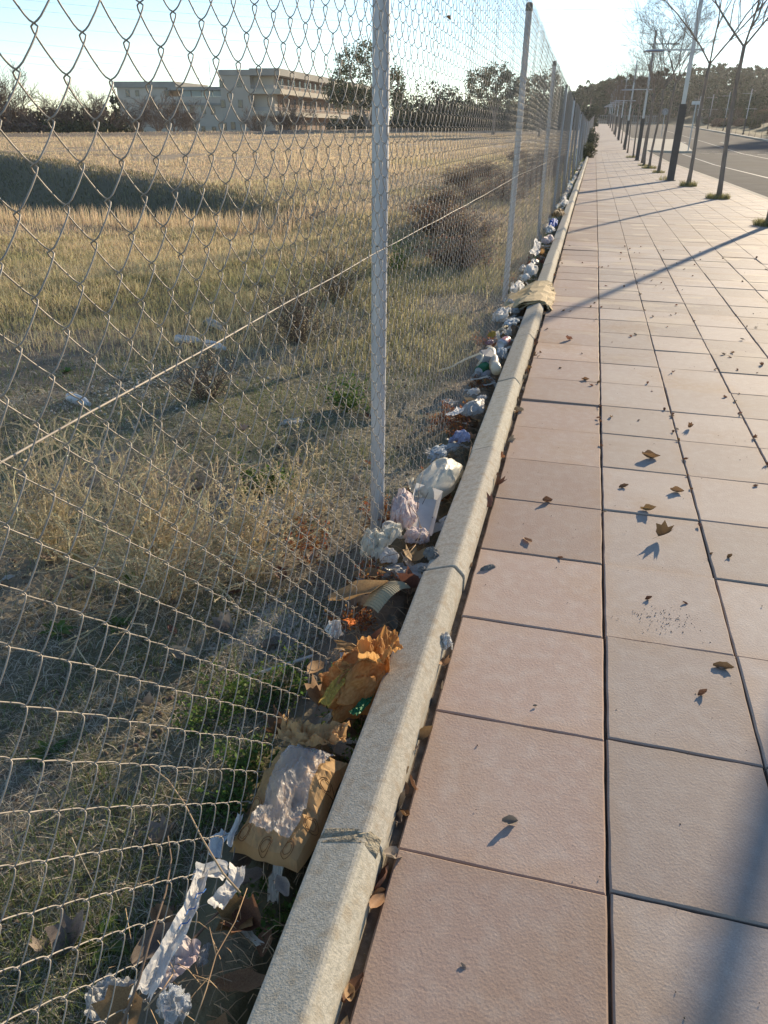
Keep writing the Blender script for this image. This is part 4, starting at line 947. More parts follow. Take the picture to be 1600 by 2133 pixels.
for i in range(70):
    Y = -1.1+rl.random()**1.6*9.5; X = -.545-abs(rl.gauss(0, .10)); z = -.075+.05*rl.random()*(1 if X > -.68 else .3)
    leaf((X-.02, Y, z), rl.uniform(.05, .10), rl.choice((0, 2, 3, 3, 6, 4, 5, 2)), (rl.uniform(-.6, .6), rl.uniform(-.6, .6), rl.uniform(0, 6.3)), 'brown dead leaf in the litter between kerb and fence', 'dead leaves between kerb and fence')
for i in range(30):
    X = -.85-abs(rl.gauss(0, .6)); Y = rl.uniform(-.6, 3)
    leaf((X, Y, T(X, Y)+.01), rl.uniform(.04, .09), rl.choice((2, 6, 2, 0)), (rl.uniform(-.4, .4), rl.uniform(-.4, .4), rl.uniform(0, 6.3)), 'grey dead leaf on the ground behind the fence', 'dead leaves behind the fence')
for i in range(26):
    Y = -1.0+rl.random()*1.35; X = -.56-rl.random()*.17
    leaf((X, Y, -.07+.03*rl.random()), rl.uniform(.05, .10), rl.choice((0, 2, 3, 6, 7, 2)), (rl.uniform(-.5, .5), rl.uniform(-.5, .5), rl.uniform(0, 6.3)), 'dead leaf on the dark soil beside the kerb at the bottom of the photo', 'dead leaves on the soil at the bottom')
# tiny debris
r = np.random.default_rng(5); n = 900
xx = np.concatenate([r.uniform(-.38, 1.5, 500), .17+r.normal(0, .045, 130), r.normal(-.41, .012, 270)]); yy = np.concatenate([r.uniform(-.6, 6, 500), .93+r.normal(0, .035, 130), r.uniform(-.9, 5, 270)])
stones('tiny_debris', np.stack([xx, yy, np.full(900, .001)+np.where(np.abs(xx+.41) < .03, -.01, 0)], 1), .0012, M['soil_bit'], 'tiny bits of soil and leaf scattered on the tiles', 6)

# ------------------------------------------------------------------ litter
def paper(name, c1, c2=None, trans=.35, rough=.7, sc=12, **k): M[name] = material(name, c1, c2 or tuple(q*.82 for q in c1), sc, rough, trans=trans, spec=.25, bump=.35, bscale=90, bdist=.003, **k)
paper('white_plastic', (.74, .72, .68), (.60, .58, .55)); paper('cream_plastic', (.74, .70, .58), (.66, .62, .52), rough=.35); paper('pink_white', (.76, .70, .66), (.66, .50, .48), sc=9)
paper('orange_paper', (.62, .36, .14), (.48, .24, .08), .5); paper('kraft', (.64, .42, .21), (.54, .34, .15), .4); paper('tissue', (.80, .78, .74), trans=.3); paper('grey_film', (.54, .53, .50), (.42, .42, .41), rough=.4)
paper('blue_plastic', (.03, .16, .55), (.02, .10, .42), .2); paper('lightblue', (.60, .66, .70)); paper('yellow_plastic', (.50, .34, .07), trans=.2, rough=.8); paper('brown_paper', (.42, .27, .13), trans=.3); paper('orange_plastic', (.85, .22, .03), trans=.2)
paper('cardboard', (.52, .40, .23), (.44, .33, .18), 0.0, .85, stretch=(1, 8, 1)); paper('green_paint', (.02, .16, .07), (.02, .12, .05), 0.0, .55); paper('red_paint', (.42, .04, .03), (.5, .5, .5), 0.0, .35, sc=6); paper('alu', (.62, .63, .66), trans=0.0, rough=.3); paper('grey_card', (.30, .29, .29), trans=0.0); paper('sole', (.44, .37, .23), (.36, .30, .18), .05, .7)
paper('printed', (.70, .72, .78), (.05, .07, .30), .2, sc=40); paper('teal', (.10, .25, .27), trans=.1)
M['film'] = material('clear_film', (.72, .68, .66), rough=.35, spec=.5, alpha=.30, bump=1.0, bscale=30, bdist=.006); M['clear'] = material('clear_plastic', (.70, .74, .78), rough=.15, spec=.9, alpha=.5, bump=.6, bscale=40, bdist=.005)
M['ink'] = material('blue_ink', (.04, .16, .45), rough=.6); M['stamp'] = material('brown_stamp', (.22, .10, .03), rough=.7)
def crumple_mesh(name, seed, mat, amp=.45, freq=1.7, sub=3, smooth=False, asp=(1, 1, 1)):
    if smooth:
        v = []; o_ = Vector((seed*3.7, seed*1.3, seed*7.1))
        for p in I3:
            q = Vector(p); s_ = q*freq+o_; e = q*(1-amp*.6*abs(mn.noise(s_))+amp*.2*(.4-abs(mn.noise(s_*2.6)))+amp*.10*(.4-abs(mn.noise(s_*6))))
            v.append(e)
        return mesh(name, v, F3, mat, True)
    n = 46 if sub > 3 else 30; o_ = Vector((seed*3.71, seed*1.37, seed*.73)); v = []; A = amp/.42
    def rg(q): return .5-abs(mn.noise(q))*2.0
    for i in range(n):
        for j in range(n):
            a, b = 2*i/(n-1)-1, 2*j/(n-1)-1
            # square sheet pulled together: its rim folds under, its middle puffs up
            x, y = a*math.sqrt(1-b*b/2), b*math.sqrt(1-a*a/2); rr_ = math.hypot(x, y); q = Vector((x*freq, y*freq, 0))+o_
            w = Vector((rg(q), rg(q+Vector((7, 3, 1))), rg(q+Vector((2, 8, 5))))); w2 = Vector((rg(q*2.3), rg(q*2.3+Vector((4, 0, 9))), rg(q*2.3+Vector((0, 6, 3))))); w3 = rg(q*5.5)
            f_ = 1-.28*rr_**3+.22*mn.noise(Vector((x*1.3, y*1.3, seed)))
            z = .95*(1-rr_**2.4)-.35*rr_**3
            v.append((x*f_+A*(.26*w.x+.12*w2.x), y*f_+A*(.26*w.y+.12*w2.y), z+A*(.42*w.z+.20*w2.z+.05*w3)-.25))
    f = [(i*n+j, (i+1)*n+j, (i+1)*n+j+1, i*n+j+1) for i in range(n-1) for j in range(n-1)]
    return mesh(name, v, f, mat, False)
def axis_place(A, B, z):
    a, b = at(*A, z), at(*B, z); c_ = (a+b)/2; L_ = float(np.linalg.norm(b-a)); return c_, L_, math.atan2(b[1]-a[1], b[0]-a[0])
def crumple(name, A, B, wpx, mat, label, cat, h=.6, z=-.03, seed=None, amp=.45, freq=1.7, sub=3, smooth=False, tilt=(0, 0), group=None):
    c_, L_, a = axis_place(A, B, z); w = px(c_, wpx); seed = seed or int(A[0]*7+A[1]) % 97
    o = ob(name, crumple_mesh(name, seed, M[mat], amp, freq, sub, smooth), None, (c_[0], c_[1], c_[2]+w*h*.25), (tilt[0], tilt[1], a), (L_*.56, w*.56, w*.5*h)); return tag(o, label, cat, group)
def sheet(name, A, B, wpx, mat, label, cat, z=-.02, seed=1, amp=.25, freq=3.0, curl=0.0, nx=26, ny=14, taper=0.0, tilt=(0, 0), tear=.12, arch=0.0, parent=None, thick=0.0):
    c_, L_, a = axis_place(A, B, z); w = px(c_, wpx); v = []; r = random.Random(seed)
    for i in range(nx):
        for j in range(ny):
            u, t = i/(nx-1)-.5, j/(ny-1)-.5; ed = 1+tear*(mn.noise(Vector((u*6, seed, t*6)))) ; ww = w*(1-taper*(u+.5))
            s = Vector((u*freq*L_/w, t*freq, seed*2.3)); hh = amp*w*(abs(mn.noise(s))*1.2+.5*abs(mn.noise(s*2.4))+.2*abs(mn.noise(s*5)))
            x = u*L_*ed; y = t*ww*ed*(1-.25*abs(curl))+.16*w*math.sin(u*5.5+seed); zz = hh+curl*w*(t*t)*1.6+arch*L_*(.25-u*u)
            v.append((x, y, zz))
    f = [(i*ny+j, (i+1)*ny+j, (i+1)*ny+j+1, i*ny+j+1) for i in range(nx-1) for j in range(ny-1)]
    o = ob(name, mesh(name, v, f, M[mat]), parent, c_, (tilt[0], tilt[1], a)); return tag(o, label, cat)
def can(A, B, wpx, paint, label, z=-.01):
    a, b = at(*A, z), at(*B, z+.01); c_ = (a+b)/2; L_ = .115; R_ = .031; d = Vector(b-a).normalized()
    root = empty('drink_can', c_, 0, label, 'can'); root.rotation_euler = d.to_track_quat('Z', 'Y').to_euler()
    MB().lathe([(.024, -L_/2), (R_, -L_/2+.01), (R_, 0), (R_*.97, .02), (R_, L_/2-.018)], 20).ob('body', M[paint], root, True)
    MB().lathe([(R_, L_/2-.0178), (.027, L_/2-.004), (.0265, L_/2), (.0245, L_/2), (.0235, L_/2-.005), (.0005, L_/2-.005)], 20).ob('lid', M['alu'], root, True)
    MB().lathe([(.024, -L_/2-.0002), (.021, -L_/2+.003), (.0005, -L_/2+.008)], 20).ob('bottom', M['alu'], root, True)
    MB().box((-.006, -.003, L_/2-.0045), (.012, .003, L_/2-.002)).ob('pull_tab', M['alu'], root); return root
def bottle(A, B, label, z=-.13, mat='clear', R_=.03):
    a, b = at(*A, z), at(*B, z); c_ = (a+b)/2; d = Vector((b[0]-a[0], b[1]-a[1], .0)).normalized(); root = empty('plastic_bottle', (c_[0], c_[1], T(c_[0], c_[1])+R_*.8), 0, label, 'bottle'); root.rotation_euler = d.to_track_quat('Z', 'Y').to_euler()
    MB().lathe([(.001, -.1), (R_*.9, -.1), (R_, -.09), (R_, -.05), (R_*.93, -.045), (R_, -.04), (R_, .0), (R_*.93, .005), (R_, .01), (R_, .04), (.018, .075), (.011, .085), (.011, .095)], 16).ob('body', M[mat], root, True)
    MB().lathe([(.013, .09), (.013, .104), (.001, .105)], 12).ob('bottle_cap', M['lightblue'], root)
# foremost pieces
def packet():
    c_, L_, a = axis_place((540, 1775), (668, 1575), -.01); w = px(c_, 165); root = empty('food_packet', (c_[0], c_[1], -.025), a, 'kraft paper food packet with a crinkled clear window leaning on the kerb', 'packet'); root.rotation_euler = (math.radians(-6), math.radians(-4), a)
    nx, ny = 30, 24
    def surf(u, t, top):
        e = max(0, 1-abs(2*u)**5)*max(0, 1-abs(2*t)**5); s = Vector((u*4, t*4, 3 if top else 8)); sk = 1.0+.12*u
        z = (.038 if top else -.03)*e**.45*(1+.5*mn.noise(s))+(.016*(.4-abs(mn.noise(s*1.6)))+.009*(.4-abs(mn.noise(s*4))))*e**.3
        return (u*L_*(1+.04*mn.noise(Vector((t*5, 1, 0)))), t*w*sk*(1+.05*mn.noise(Vector((u*5, 4, 0))))+.012*math.sin(u*5), z)
    G_ = [(i, j) for i in range(nx) for j in range(ny)]
    v = [surf(i/(nx-1)-.5, j/(ny-1)-.5, True) for i, j in G_]+[surf(i/(nx-1)-.5, j/(ny-1)-.5, False) for i, j in G_]; n = nx*ny
    inside = lambda i, j: .12 < i/(nx-1) < .98 and .22 < j/(ny-1) < .80
    f = []
    for i in range(nx-1):
        for j in range(ny-1):
            q = (i*ny+j, (i+1)*ny+j, (i+1)*ny+j+1, i*ny+j+1); f.append(q); f.append(tuple(k+n for k in q[::-1]))
    ob('paper_body', mesh('paper_body', v, f, M['kraft']), root)
    fv = []; ids = {}; ff = []
    for i in range(nx*2):
        for j in range(ny*2):
            u, t = i/(nx*2-1)-.5, j/(ny*2-1)-.5; x, y, z = surf(u*.86+.06, t*.60, True); s = Vector((u*7, t*7, 2)); z += .004+.016*abs(mn.noise(s*.6))+.010*(.4-abs(mn.noise(s*1.1)))+.003*abs(mn.noise(s*3)); fv.append((x, y, z))
    for i in range(nx*2-1):
        for j in range(ny*2-1): b = i*ny*2+j; ff.append((b, b+ny*2, b+ny*2+1, b+1))
    ob('clear_window', mesh('clear_window', fv, ff, M['film']), root)
    for (u, t) in ((-.43, -.30), (-.44, .0), (-.41, .34), (-.15, .41), (.15, -.43), (-.2, -.42)):
        mb = MB(); k = 20
        for R_ in (.0155, .011):
            ring = [surf(u+R_*math.cos(q*2*PI/k)/L_, t+R_*.8*math.sin(q*2*PI/k)/w, True) for q in range(k+1)]; mb.tube([(p[0], p[1], p[2]+.001) for p in ring], .0007, 3, False)
        mb.ob('printed_stamp', M['stamp'], root)
packet()
sheet('brown_paper_scrap', (583, 1528), (720, 1545), 62, 'kraft', 'crumpled strip of brown paper just above the clear windowed packet', 'paper', .01, 5, .45, 3.5, .2)
ob_ = crumple('orange_paper_bag', (672, 1500), (800, 1370), 150, 'orange_paper', 'crumpled orange brown paper bag spilling over the kerb', 'paper bag', .75, .0, 31, .42, 1.5, 4)
tag(sheet('bag_mouth', (745, 1375), (835, 1370), 95, 'orange_paper', None, None, .075, 12, .5, 3.2, .5), 'creased orange paper flap lying on the kerb edge, end of the orange bag', 'paper')
bpy.data.objects['bag_mouth'].name = 'orange_paper_flap'
sheet('green_wrapper', (735, 1490), (790, 1425), 22, 'green_paint', 'thin strip of green wrapper under the orange bag by the kerb', 'wrapper', .02, 6, .3, 3, .1)
sheet('yellow_wrapper', (672, 1470), (735, 1395), 26, 'yellow_plastic', 'mustard yellow band across the orange bag', 'wrapper', .075, 8, .3, 3, .1)
crumple('tissue_wad', (675, 1318), (716, 1320), 42, 'tissue', 'small white tissue wad caught at the mesh above the orange bag', 'tissue', .9, -.02, 3, .5, 1.8)
crumple('tissue_wad', (910, 1342), (942, 1342), 40, 'tissue', 'white tissue wad on the kerb gap, alone on the pavement side', 'tissue', .9, .02, 4, .55, 2.2)
sheet('orange_scrap', (722, 1290), (738, 1302), 18, 'orange_plastic', 'tiny bright orange scrap beside the white tissue', 'scrap', .0, 2, .2, 2, 0)
# long white strip, lower left
o = sheet('white_plastic_strip', (310, 2080), (432, 1820), 52, 'white_plastic', 'long white printed plastic strip hanging down the lowest wires', 'plastic strip', .03, 17, .28, 1.1, .6, 44, 12, .35, (0, 0), .25, .12)
for (a, b, k) in ((400, 1895, 0), (385, 1925, 1), (418, 1862, 2)):
    p = at(a, b, .045); q = ob('ink_mark', MB().tube([(-.012, 0, 0), (-.004, .004, .001), (.004, -.002, .001), (.012, .001, 0)], .0012, 4).me('ink_mark', M['ink']), None, (0, 0, 0))
    q.parent = o; q.matrix_parent_inverse = o.matrix_basis.inverted(); q.location = p; q.rotation_euler = (0, 0, 1.1)
sheet('white_plastic_piece', (405, 1820), (470, 1830), 46, 'white_plastic', 'folded white plastic piece at the top of the long strip', 'plastic piece', .02, 19, .35, 1.4, .6)
sheet('white_plastic_piece', (458, 1900), (500, 1810), 44, 'white_plastic', 'torn white plastic with blue print beside the twig end', 'plastic piece', .01, 23, .3, 1.3, .7)
sheet('white_plastic_piece', (445, 1790), (470, 1735), 34, 'lightblue', 'shaded white scrap below the packet corner', 'plastic piece', -.02, 27, .3, 1.3, .6)
sheet('white_plastic_piece', (480, 1765), (500, 1700), 18, 'white_plastic', 'narrow white tube like strip left of the packet corner', 'plastic piece', -.01, 28, .2, 1.0, 1.2)
sheet('pink_plastic', (330, 2060), (400, 1960), 60, 'pink_white', 'dull reddish film behind the long white strip', 'plastic film', -.05, 29, .3, 2, .2)
crumple('clear_plastic_wad', (320, 2120), (400, 2080), 85, 'clear', 'crumpled clear plastic at the bottom edge, left of the kerb', 'plastic', .7, -.03, 8, .5, 1.8, 4)
sheet('white_plastic_piece', (200, 2133), (250, 2040), 70, 'grey_film', 'mottled grey white film behind the lowest wires at the bottom', 'plastic film', -.06, 33, .4, 3, .2)
crumple('foil_scrap', (415, 2020), (432, 1965), 30, 'grey_film', 'small grey crumpled scrap on the dark soil right of the strip', 'scrap', .6, -.06, 9)
# middle group round the near post foot
crumple('cream_bag', (745, 1140), (815, 1145), 78, 'cream_plastic', 'thin cream plastic bag billowing at the foot of the near post', 'plastic bag', .75, .0, 41, .4, 1.3, 4)
crumple('cream_bag', (790, 1130), (835, 1100), 40, 'cream_plastic', 'peak of cream plastic right above the billowing bag', 'plastic bag', .9, .03, 42, .4, 1.5)
crumple('white_bag', (785, 1165), (832, 1160), 48, 'white_plastic', 'rumpled white bag with red twigs on it, right of the cream one', 'plastic bag', .7, -.01, 43, .35, 1.4)
mb = MB().lathe([(.0, -.03), (.020, -.03), (.022, -.01), (.021, -.008), (.023, .01), (.022, .012), (.025, .03), (.022, .03)], 14); p = at(810, 1108, .02)
tag(mb.ob('paper_cup', M['white_plastic'], None, True, loc=p, rot=(.3, .15, 0)), 'small ribbed white cup wedged behind the cream bag', 'cup')
crumple('white_paper_bag', (838, 1108), (846, 1040), 60, 'pink_white', 'twisted white paper bag standing upright beside the post', 'paper bag', 1.1, .01, 44, .38, 1.4, 4)
crumple('pale_blue_liner', (832, 1060), (846, 1040), 30, 'lightblue', 'pale blue lining sticking out of the upright paper bag', 'plastic', 1.0, .05, 45, .35, 1.4)
c_, L_, a = axis_place((868, 1105), (888, 1050), -.01); w = px(c_, 46); tr = empty('carton_tray', (c_[0], c_[1], .0), a, 'open white cardboard tray between the upright bag and the kerb', 'tray'); tr.rotation_euler = (.25, -.2, a)
mb = MB().add([(-L_/2, -w/2, 0), (L_/2, -w/2, 0), (L_/2, w/2, 0), (-L_/2, w/2, 0), (-L_*.62, -w*.65, .03), (L_*.62, -w*.65, .03), (L_*.62, w*.65, .03), (-L_*.62, w*.65, .03)], [(0, 1, 2, 3), (0, 4, 5, 1), (1, 5, 6, 2), (2, 6, 7, 3), (3, 7, 4, 0)]); mb.ob('tray', M['tissue'], tr)
crumple('pink_white_bag', (838, 1125), (898, 1118), 58, 'pink_white', 'greyish white bag with pink print lying against the kerb', 'plastic bag', .6, -.01, 46, .3, 1.2, 4)
crumple('long_cream_bag', (862, 1054), (962, 972), 88, 'cream_plastic', 'long stuffed cream plastic bag, largest beside the kerb', 'plastic bag', .85, .0, 47, .20, 1.0, 4)
sheet('bag_neck', (850, 1000), (872, 1040), 16, 'cream_plastic', 'twisted neck of the long cream bag pointing at the mesh', 'plastic bag', .03, 48, .5, 3, .5)
crumple('brown_scrap', (780, 1175), (830, 1160), 40, 'brown_paper', 'flat brown scrap under the upright bag', 'paper', .3, -.05, 49)
crumple('grey_film_wad', (795, 1200), (855, 1190), 52, 'grey_film', 'grey blue crumpled film wad above the tan sole', 'plastic film', .5, -.04, 50, .55, 2)
# ribbed sole
c_, L_, a = axis_place((775, 1268), (838, 1222), -.01); w = px(c_, 46); v = []; n = 42
for i in range(n):
    t = i/(n-1); rb = .0022 if i % 2 else 0
    for j in range(8):
        s = j/7-.5; v.append(((t-.5)*L_*1.1, s*w*(1-.3*abs(t-.5)), .03*math.sin(PI*t)+.8*w*(.25-s*s)*.8+rb))
f = [(i*8+j, (i+1)*8+j, (i+1)*8+j+1, i*8+j+1) for i in range(n-1) for j in range(7)]
tag(ob('ribbed_sole', mesh('ribbed_sole', v, f, M['sole']), None, c_, (0, 0, a)), 'ribbed tan sole like piece between kerb and tall pale leaf', 'sole')
# cement lumps
for (A, B, w_, z, lb) in (((885, 1162), (912, 1152), 36, .045, 'rough lump of cement stuck on the kerb joint'), ((872, 1192), (886, 1183), 16, .035, 'small cement crumb below the lump on the kerb'), ((1000, 1188), (1030, 1180), 14, .0, 'flat splash of cement on the red tile')):
    M['cement'] = M.get('cement') or material('cement', (.42, .41, .38), (.33, .32, .30), 40, .95, bump=1, bscale=160, bdist=.006); crumple('cement_lump', A, B, w_, 'cement', lb, 'cement', .7, z, int(w_)+60, .5, 2.4)
# upper groups
for args in [('film_scrap', (900, 960), (930, 935), 38, 'lightblue', 'pale blue torn film above the long cream bag', 'plastic film', .6, -.02, 51, .55, 2),
             ('grey_bag', (925, 945), (955, 925), 30, 'grey_film', 'dark grey film left of the printed wrapper', 'plastic film', .5, -.02, 52, .4, 1.5),
             ('printed_wrapper', (940, 920), (978, 910), 34, 'printed', 'crumpled white wrapper with dark blue print', 'wrapper', .8, .0, 53, .5, 2),
             ('grey_bag', (972, 870), (1002, 838), 46, 'grey_film', 'rumpled grey bag against the kerb above the red twigs', 'plastic bag', .6, .0, 54, .4, 1.4),
             ('white_scrap', (975, 822), (1000, 815), 18, 'tissue', 'small white scrap below the green can', 'scrap', .8, -.01, 55, .5, 2), ('white_scrap', (990, 835), (1015, 828), 14, 'tissue', 'speckled white scrap at the kerb above the grey bag', 'scrap', .8, .0, 56, .5, 2),
             ('white_scrap', (920, 845), (945, 835), 30, 'grey_film', 'dull grey film behind the mesh at the red weeds', 'plastic film', .4, -.06, 57, .5, 2),
             ('lightblue_wrapper', (1036, 745), (1052, 735), 26, 'lightblue', 'pale blue wrapper right of the ribbed sleeve', 'wrapper', .8, .01, 58, .5, 2),
             ('dark_box', (1002, 790), (1030, 775), 26, 'grey_card', 'dark grey box end under the green can', 'box', .6, -.03, 59, .2, 1),
             ('yellow_wrapper', (1018, 702), (1032, 697), 16, 'yellow_plastic', 'small yellow wrapper above the red can', 'wrapper', .9, .01, 60, .4, 2), ('red_wrapper', (1012, 718), (1028, 712), 14, 'red_paint', 'small red wrapper left of the red can', 'wrapper', .8, .0, 61, .4, 2),
             ('white_bag', (1033, 675), (1052, 655), 34, 'white_plastic', 'puffy white bag left of the flat one by the second post', 'plastic bag', .9, .01, 62, .4, 1.5), ('white_bag', (1052, 680), (1080, 668), 24, 'lightblue', 'flat bluish white bag touching the kerb', 'plastic bag', .6, .01, 63, .4, 1.5),
             ('white_scrap', (1052, 656), (1062, 645), 14, 'tissue', 'cream scrap above the puffy white bag', 'scrap', .9, .02, 64, .5, 2), ('white_bag', (1062, 652), (1082, 648), 16, 'grey_film', 'greyish bag right of the cream scrap', 'plastic bag', .7, .0, 65, .5, 2), ('white_bag', (1058, 625), (1076, 640), 14, 'white_plastic', 'long white wrapper in the shade of the cardboard', 'plastic bag', .7, .0, 66, .5, 2),
             ('white_bag', (1065, 610), (1090, 590), 24, 'white_plastic', 'white plastic over the left end of the cardboard', 'plastic bag', .7, .08, 67, .4, 1.4), ('white_bag', (1093, 575), (1118, 560), 28, 'white_plastic', 'round white bag just above the cardboard', 'plastic bag', .9, .03, 68, .35, 1.3), ('white_bag', (1085, 583), (1102, 578), 18, 'tissue', 'crumpled white bag left of the round one', 'plastic bag', .8, .03, 69, .4, 1.5),
             ('white_bag', (1085, 565), (1093, 557), 14, 'white_plastic', 'small white scrap at the mesh above the round bag', 'scrap', .9, .03, 70, .4, 1.5), ('grey_bag', (1105, 552), (1122, 545), 16, 'grey_film', 'dark grey film above the round white bag', 'plastic film', .6, .02, 71, .4, 1.5),
             ('white_bag', (1133, 508), (1148, 498), 20, 'pink_white', 'pinkish white bag above the brown cup', 'plastic bag', .9, .03, 72, .4, 1.5), ('white_bag', (1140, 485), (1150, 478), 18, 'white_plastic', 'white bag just below the blue one', 'plastic bag', .9, .04, 73, .4, 1.5), ('blue_bag', (1145, 475), (1158, 465), 19, 'blue_plastic', 'bright blue crumpled bag', 'plastic bag', 1, .04, 74, .4, 1.7),
             ('brown_bag', (1152, 452), (1172, 445), 20, 'brown_paper', 'crumpled brown paper bag above the blue one', 'paper bag', 1, .05, 75, .4, 1.7), ('white_bag', (1168, 430), (1182, 424), 14, 'white_plastic', 'white bag above the brown paper bag', 'plastic bag', 1, .05, 76, .4, 1.7), ('white_bag', (1172, 416), (1179, 412), 8, 'tissue', 'tiny white scrap highest of the clearly seen litter', 'scrap', 1, .05, 77, .4, 1.7)]:
    n_, A, B, w_, m_, lb, cat, h, z, sd_, am, fr = args; crumple(n_, A, B, w_, m_, lb, cat, h, z, sd_, am, fr, 3)
sheet('white_card', (938, 868), (962, 852), 20, 'tissue', 'folded white card on the red weeds left of the grey bag', 'card', .02, 80, .2, 2, .3)
sheet('white_triangle', (1108, 532), (1122, 505), 18, 'white_plastic', 'tall pointed white plastic sheet leaning on the mesh', 'plastic sheet', .05, 81, .3, 2, .3, tilt=(.5, 0))
p = at(1128, 525, .02); tag(MB().lathe([(.0, -.035), (.024, -.035), (.033, .035), (.036, .037), (.033, .03), (.03, .02)], 16).ob('paper_cup', M['brown_paper'], None, True, loc=p, rot=(1.0, .3, 0)), 'brown paper cup with a white rim lying by the kerb', 'cup')
can((992, 778), (1018, 758), 26, 'green_paint', 'green drink can with silver top wedged beside the kerb'); can((1040, 720), (1060, 706), 20, 'red_paint', 'red drink can pointing its open end at the kerb', .0)
p = at(1010, 752, .02); tag(MB().add([(-.05, -.035, 0), (.05, -.035, 0), (.05, .035, 0), (-.05, .035, 0), (-.045, -.03, .04), (.045, -.035, .045), (.03, .03, .07), (-.04, .03, .05)], [(0, 3, 2, 1), (4, 5, 6, 7), (0, 1, 5, 4), (1, 2, 6, 5), (2, 3, 7, 6), (3, 0, 4, 7)]).ob('grey_carton', M['grey_card'], None, loc=p, rot=(.2, .3, .8)), 'dark grey carton between the can and the ribbed sleeve', 'carton')
pa, pb = at(1022, 733, .02), at(1034, 772, .02); mb = MB(); pts = [pa+(pb-pa)*k/16+np.array([0, 0, .01*math.sin(k)]) for k in range(17)]; mb.tube(pts, [.028+.003*(k % 2) for k in range(17)], 14); tag(mb.ob('ribbed_sleeve', M['cream_plastic'], None, True), 'ribbed white sleeve standing behind the green can', 'sleeve')
hp = [at(a, b, z) for a, b, z in ((915, 772, -.02), (940, 765, .03), (970, 748, .06), (1000, 736, .09), (1006, 740, .09), (1003, 750, .07), (994, 762, .04))]
tag(MB().tube(hp, .006, 6).ob('white_strap', M['cream_plastic'], None, True), 'white strap arching through the mesh above the green can', 'strap')
# cardboard bent over the kerb
prof = [(-.74, -.01), (-.67, .02), (-.60, .055), (-.545, .078), (-.50, .086), (-.45, .084), (-.410, .070), (-.392, .045), (-.382, .02)]
cb = empty('cardboard_sheet', (0, 0, 0), 0, 'flattened yellowish cardboard folded over the kerb', 'cardboard'); p0, p1 = at(1125, 622, .1)[1], at(1140, 582, .1)[1]
for q in range(3):
    v = []; ny_ = 12
    for i, (x, z) in enumerate(prof):
        for j in range(ny_): t = j/(ny_-1); v.append((x+.012*q+.04*mn.noise(Vector((i*.5, j*.5, q))), p0+(p1-p0)*t*(1-.06*q)+.06*mn.noise(Vector((i*.7, 3+q, q)))+(x+.5)*.25, z-q*.011+.014*mn.noise(Vector((i*.8, j*.5, q+4)))))
    f = [(i*ny_+j, (i+1)*ny_+j, (i+1)*ny_+j+1, i*ny_+j+1) for i in range(len(prof)-1) for j in range(ny_-1)]
    o = ob('cardboard_layer', mesh('cardboard_layer', v, f, M['cardboard']), cb); md = o.modifiers.new('thick', 'SOLIDIFY'); md.thickness = .005
# small scraps filling the strip
scr = []
rt = random.Random(31)
for i, m_ in enumerate(('white_plastic', 'grey_film', 'cream_plastic', 'brown_paper', 'tissue', 'kraft')):
    o = sheet('litter_scrap', (900, 1000), (930, 960), 30, m_, None, None, 0, 120+i, .35, 1.6, .3, 12, 10, .2, (0, 0), .5); scr.append(o.data); bpy.data.objects.remove(o)
for i in range(80):
    Y = -.9+rt.random()**1.2*10; X = -.56-abs(rt.gauss(0, .07)); o = ob('litter_scrap', rt.choice(scr[:3] if i % 2 else scr), None, (X-.02, Y, rt.uniform(-.055, -.025)), (rt.uniform(-.6, .6), rt.uniform(-.6, .6), rt.random()*6), rt.uniform(.25, .75))
    tag(o, 'small flattened scrap of plastic or paper among the leaves by the kerb', 'scrap', 'scraps among the leaves by the kerb')
# farther litter along the fence
far_m = ['white_plastic', 'tissue', 'grey_film', 'lightblue', 'cream_plastic', 'brown_paper', 'pink_white']
cms = {m_: crumple_mesh('crumpled_litter', 90+i, M[m_], .42, 1.6) for i, m_ in enumerate(far_m)}
rt = random.Random(77)
for i in range(62):
    Y = 13.5+i*.36*(1+i*.012) if i < 48 else rt.uniform(1.5, 12); X = -.64+rt.uniform(-.09, .04); m_ = rt.choice(far_m[:4] if i % 3 else far_m); s = rt.uniform(.035, .085)
    if i >= 48: s *= .7; X -= .02
    o = ob('crumpled_litter', cms[m_], None, (X, Y, float(G(Y))-.03), (rt.random()*3, rt.random()*3, rt.random()*6), (s*1.2, s, s*.8)); tag(o, 'small far crumpled piece of litter between kerb and fence' if i < 48 else 'small pale crumple half buried in the leaves between kerb and fence', 'litter', 'litter far along the kerb' if i < 48 else 'small crumples among the leaves')
# beyond the fence
crumple('white_bag', (568, 893), (640, 880), 36, 'white_plastic', 'flat white bag on the ground left of the near post', 'plastic bag', .5, -.13, 85, .4, 1.5)
crumple('white_bag', (0, 1215), (40, 1205), 34, 'white_plastic', 'white bag cut by the left edge of the photo', 'plastic bag', .5, -.14, 86, .4, 1.5); crumple('white_bag', (100, 1068), (150, 1052), 26, 'grey_film', 'grey white film in the straw weeds at the left', 'plastic film', .4, -.13, 87, .4, 1.5)
crumple('white_bag', (425, 665), (465, 690), 26, 'grey_film', 'pale film wad beyond the mound, above the bottles', 'plastic film', .6, -.14, 88, .4, 1.5)
bottle((375, 705), (410, 708), 'clear plastic bottle lying beyond the mound, left of the film wad'); bottle((150, 828), (180, 840), 'clear plastic bottle near the tension wire at the left'); bottle((430, 718), (468, 728), 'clear plastic bottle lying right of another below the film wad'); 
pa, pb = at(508, 1412, -.10), at(652, 1366, -.06); tag(MB().tube([pa, pb], .0045, 8).ob('white_tube', M['white_plastic']), 'thin white plastic stick lying on the gravel behind the wires', 'stick')
